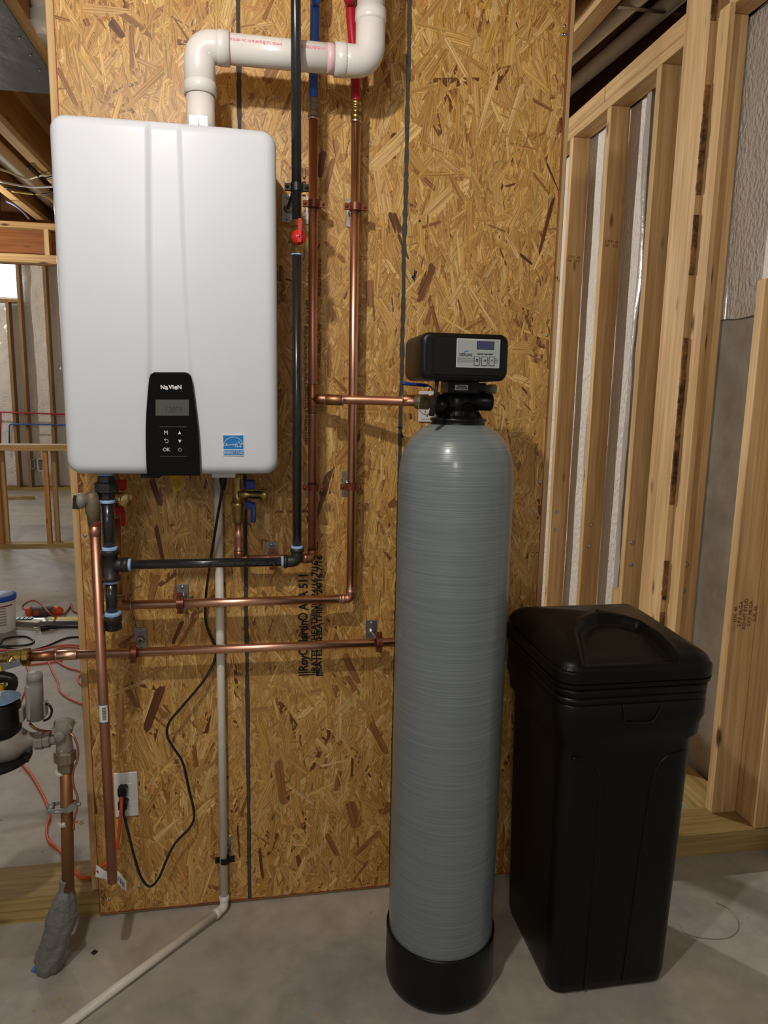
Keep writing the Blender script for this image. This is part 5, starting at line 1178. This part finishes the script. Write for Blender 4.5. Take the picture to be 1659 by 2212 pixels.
for k in range(4): p = fz(50+k*9, 1338); b.box((p.x-.011, a.y+.01, .034), (p.x+.011, a.y+.06, .040), bev=.002)
part('grip_insert', b, rubber, lvl)
dt = fz(10, 1512); dr = thing('cordless_tool', 'black and yellow cordless tool standing on slab behind the water meter', 'power tool', (dt.x-.01, dt.y, 0))
f2 = lambda u, v: wy(u, v, dt.y)
b = MB(); b.tube(smooth([f2(-40, 1462), f2(5, 1462), f2(24, 1466), f2(28, 1480), f2(20, 1492), f2(14, 1500)], 4), [.030]*5+[.024]*5+[.022]*11, 14); part('grip', b, rubber, dr)
a, c = f2(-30, 1478), f2(11, 1493); b = MB(); b.box((a.x, dt.y-.03, c.z), (c.x, dt.y+.03, a.z), bev=.006); part('housing', b, yellow_tool, dr)
a, c = f2(-35, 1494), f2(24, 1500); b = MB(); b.box((a.x, dt.y-.04, 0.0), (c.x, dt.y+.05, a.z), bev=.005); part('battery', b, blk_plastic, dr)

# half wall across the far opening
HWy = 4.95
hwl = thing('half_wall', 'low framed half wall of pale studs with flat cap, far behind', 'half wall', (-1.6, HWy, 0))
b = MB(); b.box((-6, HWy, 0), (1.5, HWy+.14, .038)); part('bottom_plate', b, treated, hwl)
zc0, zc1 = wy(80, 974, HWy).z, wy(80, 961, HWy-.01).z
b = MB(); b.box((-6, HWy-.01, zc0), (1.5, HWy+.15, zc1)); part('cap_board', b, pine[0], hwl)
fy = (.60, .36, .14)
pale = lumber('pale_stud', 2, (.66, .48, .26), (.50, .34, .16)); gold = lumber('golden_stud', 2, (.62, .33, .11), (.45, .22, .07))
for (u, v, yy, mm, w) in ((3, 1170, HWy+.005, gold, .038), (15, 1165, HWy+.095, pale, .038), (107, 1170, HWy+.005, gold, .040), (124, 1160, HWy+.095, pale, .038)):
    x = wy(u, v, yy).x; b = MB(); b.box((x-w/2, yy, .038), (x+w/2, yy+(.04), zc0)); part('stud', b, mm, hwl)
for x in (-3.6, -3.2, -2.8, -1.05, -.65, -.25, .15, .55, .95): b = MB(); b.box((x-.019, HWy+.005, .038), (x+.019, HWy+.135, zc0)); part('stud', b, pale, hwl)
# red and blue water tubes on the far studs
for (nm, lb_, pts, m_) in (('red_water_tube', 'thin red water tube running level across the far studs', [(-150,890),(2,890),(140,895),(260,899)], pex_red), ('blue_water_tube', 'thin blue water tube running level across the far studs', [(20,958),(20.5,918),(26,916),(140,918),(260,921)], pex_blue)):
    P = [wy(u, v, 8.93) for u, v in pts]; b = MB(); b.tube(fillet(P, .03, 4), .011, 8); solo(nm, b, m_, lb_, 'tube')
b = MB(); b.tube([wy(2, 890, 8.93), wy(1, 960, 8.93)], .010, 8); solo('red_water_tube', b, mat('maroon_tube', (.18, .01, .03), .4), 'dark red tube dropping down at the far left edge', 'tube')
def boxy(u0, v0, u1, v1, m_, label, mat_in):
    a, c = wy(u0, v0, 8.90), wy(u1, v1, 8.90); t = thing('electrical_box', label, 'outlet box', (a.x, 8.9, c.z))
    th = .008; b = MB(); b.box((a.x, 8.90, c.z), (a.x+th, 8.96, a.z)); b.box((c.x-th, 8.90, c.z), (c.x, 8.96, a.z)); b.box((a.x, 8.90, a.z-th), (c.x, 8.96, a.z)); b.box((a.x, 8.90, c.z), (c.x, 8.96, c.z+th)); part('box_shell', b, m_, t)
    b = MB(); b.box((a.x, 8.95, c.z), (c.x, 8.96, a.z)); part('box_back', b, mat_in, t)
gi = mat('box_inside', (.25, .23, .22), .6)
boxy(65, 993, 76, 1013, mat('box_grey', (.3, .29, .28), .5), 'small grey electrical box low on the far studs', gi)
boxy(80, 991, 97, 1018, white_plastic, 'white electrical box low on far studs, the larger one', gi)
b = MB(); q = fz(25, 1077); b.box((q.x-.5, 8.0, 0), (q.x+.30, 8.09, .04), rot=.15); solo('scrap_board', b, treated, 'offcut board lying on floor beyond the half wall', 'board')

# ================================================================== UNDER THE CEILING
# sheet metal panning nailed below the joists, left
b = MB(); b.box((-1.30, -1.4, 2.792), (-.44, 1.925, 2.7985)); pn = solo('duct_panel', b, sheet_metal, 'grey sheet metal duct panel nailed under the ceiling joists', 'duct')
for (u, v) in ((42,82),(66,119),(86,152)):
    q = fz(u, v, 2.791); b = MB(); b.steps((q.x, q.y, 2.788), (q.x, q.y, 2.792), [(0, .004), (1, .006)], 8); part('nail_head', b, galv, pn)
# white pipe ends between the joists
q = fz(82, 88, 2.83); b = MB(); b.steps((q.x+.03, q.y, 2.83), (q.x+.03, q.y, 2.93), [(0, .062), (.02, .066), (.55, .066), (.6, .058), (1, .058)], 28); f_ = thing('drain_fitting', 'grey white round pipe fitting hanging between joists beside duct panel', 'pipe fitting', (q.x+.03, q.y, 2.83)); part('fitting_hub', b, pvc_drain, f_)
b = MB(); b.tube([(q.x+.03, q.y, 2.93), (q.x+.03, q.y-.05, 2.99), (q.x+.03, q.y-1.2, 3.0)], .045, 20); part('pipe_section', b, pvc_drain, f_)
def long_pipe(nm, label, pa, pb, z, r, ext=1.5):
    a, c = fz(*pa, z), fz(*pb, z); d = (a-c).normalized(); b = MB(); b.cyl(tuple(a+d*ext), tuple(c-d*.8), r, 24); return solo(nm, b, pvc_drain, label, 'pipe')
long_pipe('drain_pipe', 'upper white pipe slanting under the ceiling, right of the board', (1238, 122), (1365, 8), 2.93, .030)
long_pipe('drain_pipe', 'lower white pipe slanting under the ceiling, above the top plate', (1236, 186), (1420, 30), 2.93, .034)
a, c = fz(1335, 15, 2.90), fz(1470, 30, 2.90); b = MB(); b.obox(a, c, .003, .022, side=(0,0,1)); solo('pipe_strap', b, galv, 'thin metal strap crossing beneath the two white ceiling pipes', 'strap')
# foil duct and cables seen between the far joists
a, c = fz(-10, 320, 2.95), fz(70, 395, 2.95); b = MB(); d = (c-a).normalized(); b.tube([tuple(a-d*1.5), tuple(a), tuple(c), tuple(c+d*.9)], .055, 20); solo('white_duct', b, pvc_drain, 'white round duct between the ceiling joists, upper left', 'duct')
for i, (pts, m_, r, lb_) in enumerate((([(-30,355),(20,372),(60,386),(95,378),(140,380)], mat('cream_cable', (.55, .48, .30), .5), .007, 'cream cable sagging below the joists, upper left'),
      ([(0,392),(50,402),(90,404),(140,402)], mat('white_cable', (.6, .58, .55), .5), .007, 'pale cable running level under the joists'),
      ([(10,405),(55,411),(80,420),(105,418),(140,405)], rubber, .007, 'black cable drooping under the joists'),
      ([(25,413),(60,418),(95,422),(120,440)], mat('yellow_cable', (.6, .45, .12), .5), .006, 'yellow cable under the joists beside the heater'),
      ([(60,360),(75,375),(95,385),(115,382),(140,375)], rubber, .008, 'thick black cable looping near white ceiling duct'))):
    b = MB(); b.tube(smooth([fz(u, v, 2.78) for u, v in pts], 5), r, 8); solo('ceiling_cable', b, m_, lb_, 'cable')
b = MB(); b.tube(smooth([fz(14, 435, 2.79), fz(32, 444, 2.76), fz(48, 456, 2.74), fz(63, 473, 2.73)], 5), .007, 8); solo('blue_white_tube', b, mat('blue_white', (.25, .32, .62), .3), 'short blue and white tube end hanging under dark joists', 'tube')

# small things on the slab
q = fz(204, 2058, 0); b = MB()
b.loft([[(q.x+r*math.cos(a+.2), q.y+r*math.sin(a+.2), z) for a in [2*PI*k/4 for k in range(4)]] for r, z in ((.0085, 0), (.0085, .003), (.0030, .003), (.0030, .001))], smooth=False); solo('square_washer', b, blk_metal, 'small black square washer on the slab', 'washer')
ch = MB()
for k in range(60):
    u, v = rnd.choice([(rnd.uniform(1050, 1659), rnd.uniform(1900, 2200)), (rnd.uniform(10, 840), rnd.uniform(1960, 2200)), (rnd.uniform(0, 180), rnd.uniform(1460, 1850))])
    p = fz(u, v, .001); a = rnd.uniform(0, PI); L = rnd.uniform(.001, .005); ch.obox((p.x-L*math.cos(a), p.y-L*math.sin(a), .0008), (p.x+L*math.cos(a), p.y+L*math.sin(a), .0012), .0012, .0022)
solo('wood_crumbs', ch, pine[0], 'tiny wood crumbs scattered over the slab', 'debris', kind='stuff')
for pts in ([(1465,1995),(1480,2015),(1510,2025),(1560,2028),(1590,2015),(1595,1990),(1575,1965),(1545,1948)],):
    b = MB(); b.tube(smooth([fz(u, v, .001) for u, v in pts], 6), .0006, 5); solo('thin_wire', b, copper_dark, 'thin brown wire curled on the slab right of the black tank', 'wire')
for (u_, v_, y_) in ((1240, 560, 1.6118), (1321, 527, 1.2288)):
    p_ = wy(u_, v_, y_-.0003); text('lumber_stamp', 'S-P-F  46\nHF    KD', .018, (p_.x, y_-.0004, p_.z), mat('stud_ink', (.10, .06, .03), .8), wr, depth=.0001)
# stamps on lumber
for (u, v, pl_, x_) in ((1585, 1326, 'STUD', None),):
    yy = .1045; p = wy(1610, 1326, yy)
    t1 = text('lumber_stamp', '(UK 46\nS.P.F NLGA\nKD-HT STUD\nS.P.F NLGA\n(UK 46', .0175, (p.x, .1045, p.z), mat('stamp_ink', (.12, .07, .03), .8), jack, rot=(PI/2, -PI/2, 0), depth=.0001)

GR = {'extension_cord': 'orange and red cords on the slab', 'ceiling_cable': 'cables under the joists', 'service_valve': 'service valves under the heater',
      'outlet_plate': 'outlet plates on the board', 'electrical_box': 'electrical boxes on the far studs', 'red_water_tube': 'water tubes on the far studs'}
for o in list(C.objects):
    k = o.name.split('.')[0]
    if o.parent is None and k in GR and 'label' in o: o['group'] = GR[k]
